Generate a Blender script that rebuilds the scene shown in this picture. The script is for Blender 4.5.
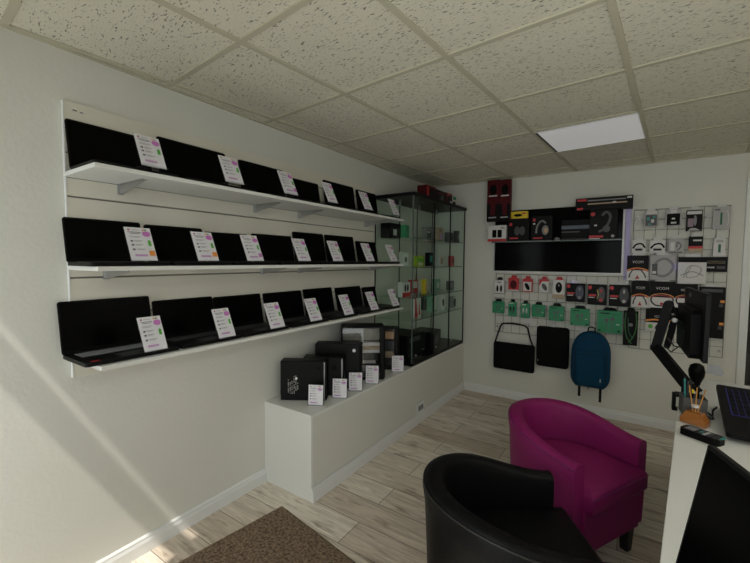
import bpy, bmesh, math, random
from mathutils import Vector, Matrix
from math import sin, cos, pi, radians, sqrt, atan2
random.seed(7)
for o in list(bpy.data.objects): bpy.data.objects.remove(o)
S = bpy.context.scene
COL = S.collection

# ------------------------------------------------------------------ camera
CP = Vector((1.9715, -4.1341, 1.4616)); YAW, PITCH, ROLL, FPX = .5925, -.0553, .0061, 382.28
CF = Vector((-sin(YAW)*cos(PITCH), cos(YAW)*cos(PITCH), sin(PITCH)))
R0 = Vector((cos(YAW), sin(YAW), 0)); U0 = R0.cross(CF)
CR = R0*cos(ROLL)+U0*sin(ROLL); CU = U0*cos(ROLL)-R0*sin(ROLL)
cam = bpy.data.cameras.new('camera'); cam.sensor_width = 36; cam.lens = FPX/750*36; cam.clip_start = .02
co = bpy.data.objects.new('camera', cam); COL.objects.link(co)
M3 = Matrix((CR, CU, -CF)).transposed()
co.matrix_world = Matrix.Translation(CP) @ M3.to_4x4()
S.camera = co
# ------------------------------------------------------------------ light
S.view_settings.view_transform = 'Standard'; S.view_settings.look = 'None'; S.view_settings.gamma = 1
S.view_settings.use_curve_mapping = False
S.view_settings.exposure = -0.44
SKY = 3.3; SUN = 5.8; PANEL = .25; EXTRA_FILL = 8.0
w = bpy.data.worlds.new('sky'); S.world = w; w.use_nodes = True
w.node_tree.nodes['Background'].inputs[0].default_value = (.95, 1, 1, 1)
w.node_tree.nodes['Background'].inputs[1].default_value = SKY
sd = Vector((-.25, 1, -1.76))
sl = bpy.data.lights.new('sun', 'SUN'); sl.energy = SUN; sl.angle = radians(.9); sl.color = (1, .95, .87)
so = bpy.data.objects.new('sun', sl); COL.objects.link(so); so.rotation_euler = sd.to_track_quat('-Z', 'Y').to_euler()
FY = -4.26          # front wall plane (shop window side)
pl = bpy.data.lights.new('window_daylight', 'AREA'); pl.shape = 'RECTANGLE'; pl.size = 4.1; pl.size_y = 2.2; pl.energy = 10
pl.cycles.is_portal = True
po = bpy.data.objects.new('window_daylight', pl); COL.objects.link(po); po.location = (2.05, FY-.06, 1.1)
po.rotation_euler = (radians(90), 0, 0)

# ------------------------------------------------------------------ helpers
def ray(x, y): return CF+CR*((x-375)/FPX)-CU*((y-281.5)/FPX)
def on(x, y, ax, v):                                  # pixel -> point on a world plane
    i = 'XYZ'.index(ax); d = ray(x, y); return CP+d*((v-CP[i])/d[i])
MATS = {}
def mat(name, c, rough=.6, metal=0, spec=.5, emit=None, noise=None, bump=None, coat=0):
    if name in MATS: return MATS[name]
    m = bpy.data.materials.new(name); m.use_nodes = True; nt = m.node_tree; b = nt.nodes['Principled BSDF']
    c = tuple(c)+(1,)
    b.inputs['Base Color'].default_value = c; b.inputs['Roughness'].default_value = rough
    b.inputs['Metallic'].default_value = metal; b.inputs['Specular IOR Level'].default_value = spec
    b.inputs['Coat Weight'].default_value = coat
    if emit: b.inputs['Emission Color'].default_value = tuple(emit[0])+(1,); b.inputs['Emission Strength'].default_value = emit[1]
    tc = nt.nodes.new('ShaderNodeTexCoord')
    if noise is None: noise = (40, .06)
    n = nt.nodes.new('ShaderNodeTexNoise'); n.inputs['Scale'].default_value = noise[0]; n.inputs['Detail'].default_value = 4
    nt.links.new(tc.outputs['Object'], n.inputs['Vector'])
    r = nt.nodes.new('ShaderNodeMapRange'); r.inputs[3].default_value = 1-noise[1]; r.inputs[4].default_value = 1+noise[1]
    nt.links.new(n.outputs['Fac'], r.inputs[0])
    mx = nt.nodes.new('ShaderNodeVectorMath'); mx.operation = 'SCALE'; mx.inputs[0].default_value = c[:3]
    nt.links.new(r.outputs[0], mx.inputs['Scale']); nt.links.new(mx.outputs[0], b.inputs['Base Color'])
    if bump:
        n2 = nt.nodes.new('ShaderNodeTexNoise'); n2.inputs['Scale'].default_value = bump[0]; n2.inputs['Detail'].default_value = 5
        nt.links.new(tc.outputs['Object'], n2.inputs['Vector'])
        bp = nt.nodes.new('ShaderNodeBump'); bp.inputs['Strength'].default_value = bump[1]; bp.inputs['Distance'].default_value = .004
        nt.links.new(n2.outputs['Fac'], bp.inputs['Height']); nt.links.new(bp.outputs[0], b.inputs['Normal'])
    MATS[name] = m; return m

wall_m = mat('wall_paint', (.70, .695, .635), .75, bump=(60, .25), noise=(3, .02), spec=.2)
white_m = mat('white_board', (.76, .765, .735), .4, noise=(5, .01))
slat_m = mat('slatwall_white', (.73, .70, .60), .55, noise=(4, .015))
groove_m = mat('groove_grey', (.25, .24, .21), .6)
trimw = mat('gloss_trim', (.76, .77, .76), .3, noise=(6, .01))
tbar = mat('cream_tbar', (.52, .49, .37), .8, noise=(6, .03))
blk = mat('black_plastic', (.0025, .0025, .0025), .5, spec=.10)
blk2 = mat('black_metal', (.005, .005, .0055), .45, spec=.16)
scr = mat('dark_screen', (.001, .001, .0011), .25, spec=.06)
gloss = mat('black_gloss', (.003, .003, .0035), .10, spec=.045)
key_m = mat('key_grey', (.045, .046, .05), .5)
keyedge = mat('key_light', (.24, .25, .26), .5)
paper = mat('white_paper', (.80, .79, .83), .6)
pink = mat('pink_print', (.60, .20, .56), .6); pinkl = mat('pale_pink_print', (.58, .36, .60), .6)
green = mat('green_print', (.10, .40, .06), .6); orange = mat('orange_print', (.80, .30, .05), .5)
ink = mat('grey_ink', (.13, .11, .13), .6); mag = mat('logo_magenta', (.40, .03, .10), .6)
greybar = mat('pale_ink', (.42, .41, .41), .6)
cloth = mat('black_fabric', (.004, .004, .0045), .85, spec=.15, bump=(300, .4))
strapm = mat('black_webbing', (.008, .008, .009), .8, spec=.2)
redm = mat('red_print', (.50, .012, .02), .45); dred = mat('dark_red_card', (.075, .003, .006), .5, spec=.2)
grn = mat('green_card', (.014, .25, .105), .45); dgrn = mat('dark_green_card', (.01, .12, .055), .5)
yel = mat('yellow_print', (.75, .55, .02), .5); blackc = mat('black_card', (.0045, .004, .0045), .5, spec=.15)
grey = mat('grey_print', (.20, .20, .21), .5); dgrey = mat('dark_grey_print', (.05, .05, .055), .45)
cable = mat('cable_black', (.012, .012, .013), .4); teal = mat('teal_print', (.05, .30, .27), .5)
steel = mat('steel', (.45, .45, .44), .35, metal=.8); wire = mat('wire_grey', (.17, .17, .165), .45, metal=.4)
bluebag = mat('teal_blue_fabric', (.006, .050, .105), .85, spec=.15, bump=(260, .5)); bluebag2 = mat('navy_piping', (.004, .028, .06), .8)
mleather = mat('magenta_leather', (.215, .013, .10), .5, spec=.18, bump=(220, .35), noise=(9, .06))
mseam = mat('magenta_seam', (.17, .008, .10), .5)
bleather = mat('black_leather', (.004, .004, .0045), .42, spec=.13, bump=(220, .35)); bseam = mat('black_seam', (.004, .004, .004), .5)
legm = mat('black_leg', (.006, .005, .006), .4)
bluek = mat('blue_backlight', (.01, .01, .05), .5, emit=((.07, .05, .6), .12))
wood = mat('reed_wood', (.62, .28, .06), .6); amber = mat('amber_liquid', (.42, .15, .03), .25)
led_glow = mat('purple_wall_glow', (.42, .38, .6), .5, emit=((.36, .28, .62), .06))
dglass = mat('door_glass', (.01, .012, .016), .05)
boxw = mat('white_card', (.66, .65, .64), .5); tan = mat('tan_card', (.45, .33, .22), .6)
skin_grey = mat('silver_strip', (.33, .34, .35), .4, metal=.5)
copper = mat('copper_glint', (.55, .33, .18), .4, metal=.3)

def glassmat(name, tint, refl=.10, rough=.02):
    m = bpy.data.materials.new(name); m.use_nodes = True; nt = m.node_tree; nt.nodes.clear()
    out = nt.nodes.new('ShaderNodeOutputMaterial'); tr = nt.nodes.new('ShaderNodeBsdfTransparent'); gl = nt.nodes.new('ShaderNodeBsdfGlossy')
    tr.inputs[0].default_value = tint+(1,); gl.inputs['Roughness'].default_value = rough
    lw_ = nt.nodes.new('ShaderNodeLayerWeight'); lw_.inputs[0].default_value = .5; pw = nt.nodes.new('ShaderNodeMath'); pw.operation = 'POWER'; pw.inputs[1].default_value = 4; nt.links.new(lw_.outputs['Facing'], pw.inputs[0]); fr = nt.nodes.new('ShaderNodeMath'); fr.operation = 'MULTIPLY_ADD'; fr.inputs[1].default_value = .45; fr.inputs[2].default_value = .035; nt.links.new(pw.outputs[0], fr.inputs[0])
    mx = nt.nodes.new('ShaderNodeMixShader'); nt.links.new(fr.outputs[0], mx.inputs[0]); nt.links.new(tr.outputs[0], mx.inputs[1])
    nt.links.new(gl.outputs[0], mx.inputs[2]); nt.links.new(mx.outputs[0], out.inputs[0]); MATS[name] = m; return m
glass = glassmat('green_tinted_glass', (.85, .94, .885)); acryl = glassmat('clear_acrylic', (.93, .94, .95))
gedge = mat('glass_edge', (.10, .13, .12), .25); clearbag = glassmat('clear_plastic', (.94, .95, .95))

# text glyph cache
TX = {}
def glyph(t):
    if t not in TX:
        c = bpy.data.curves.new('t', 'FONT'); c.body = t; c.align_x = 'CENTER'; c.align_y = 'CENTER'; c.resolution_u = 2
        o = bpy.data.objects.new('t', c); COL.objects.link(o); bpy.context.view_layer.update()
        me = o.evaluated_get(bpy.context.evaluated_depsgraph_get()).to_mesh()
        TX[t] = ([v.co.copy() for v in me.vertices], [tuple(p.vertices) for p in me.polygons])
        bpy.data.objects.remove(o); bpy.data.curves.remove(c)
    return TX[t]

def smooth(P, k=5):
    if len(P) < 3: return P
    closed = (P[0]-P[-1]).length < 1e-6; out = []; n = len(P)
    for i in range(n-1):
        p0 = P[i-1] if i else (P[-2] if closed else P[0]); p1 = P[i]; p2 = P[i+1]; p3 = P[i+2] if i+2 < n else (P[1] if closed else P[-1])
        for j in range(k):
            t = j/k; out.append(.5*((2*p1)+(p2-p0)*t+(2*p0-5*p1+4*p2-p3)*t*t+(3*p1-p0-3*p2+p3)*t*t*t))
    return out+[P[-1]]
class MB:
    def __init__(s): s.v = []; s.f = []; s.m = []; s.mats = []; s.sm = []
    def mi(s, m):
        if m not in s.mats: s.mats.append(m)
        return s.mats.index(m)
    def add(s, vs, fs, m, T=None, smooth=False):
        b = len(s.v); i = s.mi(m)
        for v in vs:
            v = Vector(v); s.v.append(T @ v if T else v)
        for f in fs: s.f.append(tuple(b+k for k in f)); s.m.append(i); s.sm.append(smooth)
        return s
    def box(s, a, b, m, T=None):
        x0, y0, z0 = a; x1, y1, z1 = b
        vs = [(x0,y0,z0),(x1,y0,z0),(x1,y1,z0),(x0,y1,z0),(x0,y0,z1),(x1,y0,z1),(x1,y1,z1),(x0,y1,z1)]
        return s.add(vs, [(0,3,2,1),(4,5,6,7),(0,1,5,4),(1,2,6,5),(2,3,7,6),(3,0,4,7)], m, T)
    def prism(s, poly, y0, y1, m, T=None, smooth=False):       # polygon in xz (ccw seen from -y), extruded y0..y1
        n = len(poly); vs = [(p[0], y0, p[1]) for p in poly]+[(p[0], y1, p[1]) for p in poly]
        s.add(vs, [tuple(range(n)), tuple(range(2*n-1, n-1, -1))], m, T)
        return s.add(vs, [(i, i+n, (i+1) % n+n, (i+1) % n) for i in range(n)], m, T, smooth)
    def tube(s, pts, r, m, n=8, T=None, caps=True, close=False):
        pts = [Vector(p) for p in pts]; N = len(pts); vs = []; fs = []; up = None
        for i, p in enumerate(pts):
            a = pts[i-1] if (i > 0 or close) else p; b = pts[(i+1) % N] if (i < N-1 or close) else p
            t = (b-a).normalized()
            if up is None: up = t.orthogonal().normalized()
            up = (up-t*up.dot(t)).normalized(); q = t.cross(up)
            rr = r[i] if isinstance(r, (list, tuple)) else r
            for k in range(n): vs.append(p+(up*cos(2*pi*k/n)+q*sin(2*pi*k/n))*rr)
        for i in range(N if close else N-1):
            j = (i+1) % N
            for k in range(n): fs.append((i*n+k, i*n+(k+1) % n, j*n+(k+1) % n, j*n+k))
        s.add(vs, fs, m, T, True)
        if caps and not close: s.add(vs, [tuple(range(n-1, -1, -1)), tuple((N-1)*n+k for k in range(n))], m, T)
        return s
    def lathe(s, prof, m, n=24, T=None):
        vs = []; fs = []
        for r, z in prof:
            for k in range(n): vs.append((r*cos(2*pi*k/n), r*sin(2*pi*k/n), z))
        for i in range(len(prof)-1):
            for k in range(n): fs.append((i*n+k, i*n+(k+1) % n, (i+1)*n+(k+1) % n, (i+1)*n+k))
        s.add(vs, fs, m, T, True)
        L = len(prof)-1
        return s.add(vs, [tuple(range(n-1, -1, -1)), tuple(L*n+k for k in range(n))], m, T)
    def text(s, t, cx, cz, h, y, m, T=None, wmax=None, rot=0):  # text on the plane y, facing -y
        vs, fs = glyph(t)
        if not vs: return s
        x0 = min(v.x for v in vs); x1 = max(v.x for v in vs); y0 = min(v.y for v in vs); y1 = max(v.y for v in vs)
        k = h/(y1-y0); kx = k if not wmax else min(k, wmax/(x1-x0)); c, q = cos(rot), sin(rot); out = []
        for v in vs:
            X = (v.x-(x0+x1)/2)*kx; Z = (v.y-(y0+y1)/2)*k; out.append((cx+X*c-Z*q, y, cz+X*q+Z*c))
        return s.add(out, fs, m, T)
    def art(s, W, H, y, items, T=None):                         # printed front, unit coords x 0..1 left-right, z 0..1 bottom-top
        for k, it in enumerate(items):
            yy = y-.0004*(k+1); q = it[0]
            X = lambda a: (a-.5)*W
            Z = lambda a: a*H
            if q == 'r': _, x0, z0, x1, z1, m = it; s.add([(X(x0), yy, Z(z0)), (X(x1), yy, Z(z0)), (X(x1), yy, Z(z1)), (X(x0), yy, Z(z1))], [(0,1,2,3)], m, T)
            elif q == 'p': _, ps, m = it; s.add([(X(a), yy, Z(b)) for a, b in ps], [tuple(range(len(ps)))], m, T)
            elif q == 'e':
                _, cx, cz, rx, rz, m = it[:6]; ro = it[6] if len(it) > 6 else 0
                ps = []
                for i in range(18):
                    a = rx*W*cos(2*pi*i/18); b = rz*H*sin(2*pi*i/18); ps.append((X(cx)+a*cos(ro)-b*sin(ro), yy, Z(cz)+a*sin(ro)+b*cos(ro)))
                s.add(ps, [tuple(range(18))], m, T)
            elif q == 't': _, tx, cx, cz, h, m = it[:6]; s.text(tx, X(cx), Z(cz), h*H, yy, m, T, wmax=it[6]*W if len(it) > 6 else None)
            elif q == 'l':                                      # polyline band
                _, ps, wd, m = it; P = smooth([Vector((X(a), 0, Z(b))) for a, b in ps]); vs = []; h = wd/2
                for i, p in enumerate(P):
                    t = (P[min(i+1, len(P)-1)]-P[max(i-1, 0)]).normalized(); nn = Vector((-t.z, 0, t.x))
                    vs += [(p.x+nn.x*h, yy, p.z+nn.z*h), (p.x-nn.x*h, yy, p.z-nn.z*h)]
                s.add(vs, [(2*i, 2*i+1, 2*i+3, 2*i+2) for i in range(len(P)-1)], m, T)
        return s
    def mesh(s, name):
        me = bpy.data.meshes.new(name); me.from_pydata(s.v, [], s.f)
        for m in s.mats: me.materials.append(m)
        me.polygons.foreach_set('material_index', s.m); me.polygons.foreach_set('use_smooth', s.sm); me.update(); return me
    def build(s, name, parent=None, loc=(0,0,0), rot=(0,0,0), bevel=0, seg=2, sub=0, label=None):
        o = bpy.data.objects.new(name, s.mesh(name)); COL.objects.link(o); o.parent = parent; o.location = loc; o.rotation_euler = rot
        if bevel:
            b = o.modifiers.new('b', 'BEVEL'); b.width = bevel; b.segments = seg; b.limit_method = 'ANGLE'; b.angle_limit = radians(40); b.harden_normals = False
        if sub: q = o.modifiers.new('s', 'SUBSURF'); q.levels = sub; q.render_levels = sub
        if label: o['label'] = label
        return o
def tag(o, label, cat, group=None, kind=None):
    o['label'] = label; o['category'] = cat
    if group: o['group'] = group
    if kind: o['kind'] = kind
    return o
def thing(name, label, cat, loc=(0,0,0), rz=0, group=None, rot=None):
    o = bpy.data.objects.new(name, None); COL.objects.link(o); o.empty_display_size = .05; o.location = loc
    o.rotation_euler = rot if rot else (0, 0, rz); return tag(o, label, cat, group)
def struct(o): o['kind'] = 'structure'; return o
def copy_tree(o, parent=None):
    c = o.copy(); COL.objects.link(c); c.parent = parent
    for ch in [x for x in bpy.data.objects if x.parent == o]: copy_tree(ch, c)
    return c
def rrect(w, h, r, n=5, cx=0, cz=0):
    ps = []
    for (sx, sz, a0) in ((1,-1,-pi/2), (1,1,0), (-1,1,pi/2), (-1,-1,pi)):
        for i in range(n+1):
            a = a0+pi/2*i/n; ps.append((cx+sx*(w/2-r)+r*cos(a), cz+sz*(h/2-r)+r*sin(a)))
    return ps

# ------------------------------------------------------------------ room shell
H = 2.319; RX = 4.2
def wood_floor():
    m = bpy.data.materials.new('laminate'); m.use_nodes = True; nt = m.node_tree; L = nt.links; N = nt.nodes; b = N['Principled BSDF']
    tc = N.new('ShaderNodeTexCoord'); br = N.new('ShaderNodeTexBrick'); L.new(tc.outputs['Object'], br.inputs['Vector'])
    br.inputs['Scale'].default_value = 1; br.inputs['Brick Width'].default_value = 1.2; br.inputs['Row Height'].default_value = .19
    br.inputs['Mortar Size'].default_value = .0022; br.inputs['Color1'].default_value = (.60,.52,.43,1); br.inputs['Color2'].default_value = (.80,.75,.66,1)
    br.inputs['Mortar'].default_value = (.22,.18,.14,1); br.offset = .37
    mp = N.new('ShaderNodeMapping'); mp.inputs['Scale'].default_value = (1.6, 16, 1); L.new(tc.outputs['Object'], mp.inputs[0])
    n = N.new('ShaderNodeTexNoise'); n.inputs['Scale'].default_value = 2.2; n.inputs['Detail'].default_value = 9; n.inputs['Roughness'].default_value = .62; n.inputs['Distortion'].default_value = 1.3
    L.new(mp.outputs[0], n.inputs['Vector'])
    cr = N.new('ShaderNodeValToRGB'); cr.color_ramp.elements[0].position = .30; cr.color_ramp.elements[0].color = (.72,.68,.64,1); cr.color_ramp.elements[1].position = .66; cr.color_ramp.elements[1].color = (1.16,1.15,1.14,1)
    L.new(n.outputs['Fac'], cr.inputs[0])
    mx = N.new('ShaderNodeMix'); mx.data_type = 'RGBA'; mx.blend_type = 'MULTIPLY'; mx.inputs[0].default_value = 1
    L.new(br.outputs['Color'], mx.inputs[6]); L.new(cr.outputs[0], mx.inputs[7])
    mp2 = N.new('ShaderNodeMapping'); mp2.inputs['Scale'].default_value = (2.2, 9, 1); L.new(tc.outputs['Object'], mp2.inputs[0])
    n3 = N.new('ShaderNodeTexNoise'); n3.inputs['Scale'].default_value = 1.9; n3.inputs['Detail'].default_value = 3; L.new(mp2.outputs[0], n3.inputs['Vector'])
    cr3 = N.new('ShaderNodeValToRGB'); cr3.color_ramp.elements[0].position = .30; cr3.color_ramp.elements[0].color = (.42,.36,.30,1); cr3.color_ramp.elements[1].position = .42; cr3.color_ramp.elements[1].color = (1,1,1,1)
    L.new(n3.outputs['Fac'], cr3.inputs[0])
    mx2 = N.new('ShaderNodeMix'); mx2.data_type = 'RGBA'; mx2.blend_type = 'MULTIPLY'; mx2.inputs[0].default_value = .8
    L.new(mx.outputs[2], mx2.inputs[6]); L.new(cr3.outputs[0], mx2.inputs[7]); L.new(mx2.outputs[2], b.inputs['Base Color'])
    b.inputs['Roughness'].default_value = .5; b.inputs['Specular IOR Level'].default_value = .3
    bp = N.new('ShaderNodeBump'); bp.inputs['Strength'].default_value = .15; bp.inputs['Distance'].default_value = .002; L.new(n.outputs['Fac'], bp.inputs['Height']); L.new(bp.outputs[0], b.inputs['Normal'])
    return m
def tile_mat():
    m = bpy.data.materials.new('fissured_tile'); m.use_nodes = True; nt = m.node_tree; L = nt.links; N = nt.nodes; b = N['Principled BSDF']
    tc = N.new('ShaderNodeTexCoord')
    mp = N.new('ShaderNodeMapping'); mp.inputs['Scale'].default_value = (52, 150, 1); mp.inputs['Rotation'].default_value = (0, 0, radians(40)); L.new(tc.outputs['Object'], mp.inputs[0])
    n = N.new('ShaderNodeTexNoise'); n.inputs['Scale'].default_value = 1; n.inputs['Detail'].default_value = 2.5; n.inputs['Distortion'].default_value = .5; L.new(mp.outputs[0], n.inputs['Vector'])
    cr = N.new('ShaderNodeValToRGB'); e = cr.color_ramp.elements; e[0].position = .33; e[0].color = (.22,.21,.17,1); e[1].position = .39; e[1].color = (.72,.69,.57,1)
    L.new(n.outputs['Fac'], cr.inputs[0]); L.new(cr.outputs[0], b.inputs['Base Color'])
    b.inputs['Roughness'].default_value = .9; b.inputs['Specular IOR Level'].default_value = .1
    n2 = N.new('ShaderNodeTexNoise'); n2.inputs['Scale'].default_value = 120; n2.inputs['Detail'].default_value = 3; L.new(tc.outputs['Object'], n2.inputs['Vector'])
    ad = N.new('ShaderNodeMath'); ad.operation = 'MULTIPLY_ADD'; ad.inputs[1].default_value = .8; L.new(n2.outputs['Fac'], ad.inputs[0]); L.new(cr.outputs[0], ad.inputs[2])
    bp = N.new('ShaderNodeBump'); bp.inputs['Strength'].default_value = .55; bp.inputs['Distance'].default_value = .004; L.new(ad.outputs[0], bp.inputs['Height']); L.new(bp.outputs[0], b.inputs['Normal'])
    return m
T_ = .12
struct(MB().box((-T_, FY-.15, -.1), (RX+T_, T_, 0), wood_floor()).build('floor'))
struct(MB().box((-T_, FY-.15, 0), (0, T_, 2.6), wall_m).build('wall_left'))
struct(MB().box((0, 0, 0), (2.69, T_, 2.6), wall_m).box((2.69, 0, 2.12), (3.6, T_, 2.6), wall_m).box((3.6, 0, 0), (RX, T_, 2.6), wall_m).build('wall_back'))
struct(MB().box((RX, FY-.15, 0), (RX+T_, T_, 2.6), wall_m).build('wall_right'))
# front wall: low sill, big opening to z=1.88, header, thin slot above; unseen piers and openings shaped for the daylight
fw = MB(); y0, y1 = FY-.03, FY
fw.box((0, y0, 0), (.02, y1, H), wall_m).box((.02, y0, 0), (3.1, y1, .10), wall_m).box((.42, y0, .10), (1.45, y1, 1.94), wall_m).box((4.0, y0, 0), (RX, y1, H), wall_m)
fw.box((3.1, y0, 0), (4.0, y1, 2.6), wall_m)
fw.box((.02, y0, 1.94), (1.45, y1, 2.10), wall_m).box((.42, y0, 2.10), (1.45, y1, 2.205), wall_m).box((.02, y0, 2.205), (1.45, y1, 2.6), wall_m).box((1.45, y0, 2.15), (3.1, y1, 2.6), wall_m)
struct(fw.build('wall_front'))
# door with dark glass in the back wall
struct(MB().box((2.69, -.012, 0), (2.742, .03, 2.12), trimw).box((3.55, -.012, 0), (3.6, .03, 2.12), trimw).box((2.742, -.012, 2.06), (3.55, .03, 2.12), trimw).build('door_1', bevel=.004))
struct(MB().box((2.742, .03, 0), (3.55, .05, 2.06), dglass).build('door_2'))
# skirting boards
def skirt(name, L, T):
    prof = [(0,0), (.016,0), (.016,.055), (.011,.07), (.011,.078), (.004,.086), (0,.086)]
    vs = [(0, p[0], p[1]) for p in prof]+[(L, p[0], p[1]) for p in prof]; n = len(prof)
    m = MB(); m.add(vs, [(i, i+n, (i+1) % n+n, (i+1) % n) for i in range(n)]+[tuple(range(n)), tuple(range(2*n-1, n-1, -1))], trimw, T)
    return struct(m.build(name))
PX, PH, PY0 = .4157, .535, -2.495
RZ = lambda a: Matrix.Rotation(a, 4, 'Z')
skirt('baseboard_left', PY0-FY, Matrix.Translation((0, PY0, 0)) @ RZ(-pi/2))
skirt('baseboard_plinth', -PY0, Matrix.Translation((PX, 0, 0)) @ RZ(-pi/2))
skirt('baseboard_back', 2.69-PX-.016, Matrix.Translation((2.69, 0, 0)) @ RZ(pi))
# plinth (built-in ledge along the left wall)
pm = MB().box((0, PY0, 0), (PX, PY0+.018, PH), white_m).box((0, PY0+.018, 0), (PX-.004, 0, PH-.018), wall_m).box((0, PY0+.018, PH-.018), (PX, 0, PH), white_m)
struct(pm.build('trim_1', bevel=.0015))
# ceiling
PHI = -.0798; GA, GB = .5907, .6; GX, GY = .3111, -.6772
RC = RZ(PHI)
ce = MB().box((-T_, FY-.15, 2.6), (RX+T_, T_, 2.7), wall_m)
struct(ce.build('ceiling_slab')).name = 'ceiling'
tiles = MB(); tm = tile_mat()
inv = RC.inverted()
bm = bmesh.new()
vs = [bm.verts.new(inv @ Vector(p)) for p in ((-.01, FY-.1, H+.006), (RX+.01, FY-.1, H+.006), (RX+.01, .01, H+.006), (-.01, .01, H+.006))]
bm.faces.new(vs[::-1])
# cut the panel-light opening (col 3-4, row 4-5 of the grid)
LX0, LX1 = GX+2*GA+.006, GX+3*GA-.006; LY0, LY1 = GY-GB+.006, GY-.006
for (c, n) in (((LX0,0,0),(1,0,0)), ((LX1,0,0),(1,0,0)), ((0,LY0,0),(0,1,0)), ((0,LY1,0),(0,1,0))):
    bmesh.ops.bisect_plane(bm, geom=bm.verts[:]+bm.edges[:]+bm.faces[:], plane_co=c, plane_no=n)
for f in bm.faces[:]:
    c = f.calc_center_median()
    if LX0 < c.x < LX1 and LY0 < c.y < LY1: bm.faces.remove(f)
ext = bmesh.ops.extrude_face_region(bm, geom=bm.faces[:]); bmesh.ops.translate(bm, verts=[v for v in ext['geom'] if isinstance(v, bmesh.types.BMVert)], vec=(0,0,.015))
bmesh.ops.recalc_face_normals(bm, faces=bm.faces[:])
me = bpy.data.meshes.new('ceiling_tiles'); bm.to_mesh(me); me.materials.append(tm); bm.free()
ct = bpy.data.objects.new('ceiling.001', me); COL.objects.link(ct); ct.rotation_euler = (0, 0, PHI); struct(ct)
tb = MB(); BW = .012
def barclip(p, d):                                     # clip a grid line to the room rectangle
    lo, hi = -9, 9
    for i, (a, b) in ((0, (0, RX)), (1, (FY, 0))):
        if abs(d[i]) < 1e-9: continue
        t0, t1 = (a-p[i])/d[i], (b-p[i])/d[i]; lo = max(lo, min(t0, t1)); hi = min(hi, max(t0, t1))
    return (lo, hi)
for i in range(-1, 8):
    p = RC @ Vector((GX+i*GA, 0, 0)); d = RC @ Vector((0, 1, 0)); lo, hi = barclip(p, d)
    if hi-lo > .05: tb.box((-BW, lo, H-.001), (BW, hi, H+.008), tbar, Matrix.Translation(p) @ RC)
for k in range(-1, 9):
    p = RC @ Vector((0, GY-(k)*GB, 0)); d = RC @ Vector((1, 0, 0)); lo, hi = barclip(p, d)
    if hi-lo > .05: tb.box((lo, -BW, H), (hi, BW, H+.0085), tbar, Matrix.Translation(p) @ RC)
struct(tb.build('trim_2'))
struct(MB().box((0, FY, H-.003), (.02, 0, H+.008), tbar).box((.02, -.02, H-.003), (RX, 0, H+.008), tbar).build('trim_3'))
# panel light
t = thing('ceiling_panel_light', 'lit white square panel light set in the tiled ceiling', 'light', RC @ Vector(((LX0+LX1)/2, (LY0+LY1)/2, H-.002)), PHI)
lw, ld = (LX1-LX0)/2, (LY1-LY0)/2
em = mat('panel_diffuser', (.8,.8,.8), .5, emit=((1,.99,1), PANEL), noise=(2, .001))
MB().box((-lw+.016, -ld+.016, .002), (lw-.002, ld-.010, .012), em).build('diffuser', t)
MB().box((-lw, -ld, 0), (lw, -ld+.014, .014), white_m).box((-lw, ld-.010, 0), (lw, ld, .014), white_m).box((-lw, -ld, .001), (-lw+.014, ld, .014), dgrey).box((lw-.004, -ld, 0), (lw, ld, .014), white_m).build('frame', t)  # dark left bar paints the shadow gap beside the panel

em2 = mat('added_fill_diffuser', (.8,.8,.8), .5, emit=((1,.95,.84), EXTRA_FILL), noise=(2, .001))  # unseen ceiling panels added as fill for the room
for (i, k, tx) in ((5, 1, 'added fill panel light, unseen, above the desk near the back wall'), (5, 4, 'added fill panel light, unseen, above the desk near the window')):
    p = RC @ Vector((GX+(i+.5)*GA, GY-(k+.5)*GB, H-.012)); t = thing('ceiling_panel_light', tx, 'light', p, PHI)
    MB().box((-.28,-.28,0),(.28,.28,.008),em2).build('diffuser', t); MB().box((-.295,-.295,.008),(.295,.295,.011),white_m).build('frame', t)

# ------------------------------------------------------------------ slatwall panel and shelves
SY0, SY1 = -3.521, -1.246
t = thing('slatwall_panel', 'cream grooved slatwall panel fixed to the left wall behind the laptops', 'wall panel', (.0015, SY0, .955))
sl_ = MB(); zs = [1.04, 1.21, 1.38, 1.55, 1.72, 1.80, 1.90, 2.0]
prev = 0
for z in zs+[None]:
    z1 = (z-.955-.004) if z else 2.109-.955
    sl_.box((0, 0, prev), (.018, SY1-SY0, z1), slat_m)
    if z: prev = z-.955+.004; sl_.box((0, .001, z1), (.009, SY1-SY0-.001, prev), groove_m)
sl_.build('board', t, bevel=.001)
MB().box((0, -.004, 0), (.020, 0, 1.154), trimw).build('edge_trim', t)
MB().box((.018, .03, 1.12), (.019, .045, 1.125), ink).box((.018, .055, 1.118), (.019, .068, 1.122), ink).build('pencil_marks', t)
SHX = .325
def shelf(z, label, br):
    t = thing('wall_shelf', label, 'shelf', (0, SY0, z), 0, 'white laptop shelves')
    MB().box((.018, -.010, -.017), (SHX, 2.28, 0), white_m).build('board', t, bevel=.0012)
    for (bx, by) in br:
        y = on(bx, by, 'X', .03).y
        b = MB().box((.018, -.012, -.062), (.026, .012, -.018), steel)
        b.prism([(.018, -.058), (.05, -.058), (.24, -.026), (.24, -.018), (.018, -.018)], -.002, .002, steel)
        b.box((.018, -.014, -.0185), (.25, .014, -.0172), steel)
        b.build('bracket', t, loc=(0, y-SY0, 0))
shelf(1.815, 'top white shelf of the three on the slatwall, carrying laptops', [(121,190),(256,213),(300,219),(366,226)])
shelf(1.432, 'middle white shelf of the three on the slatwall, carrying laptops', [(107,275),(263,272),(300,271),(370,268)])
shelf(1.054, 'bottom white shelf of the three on the slatwall, carrying laptops', [(98,366),(215,348),(293,330),(355,318)])

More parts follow.
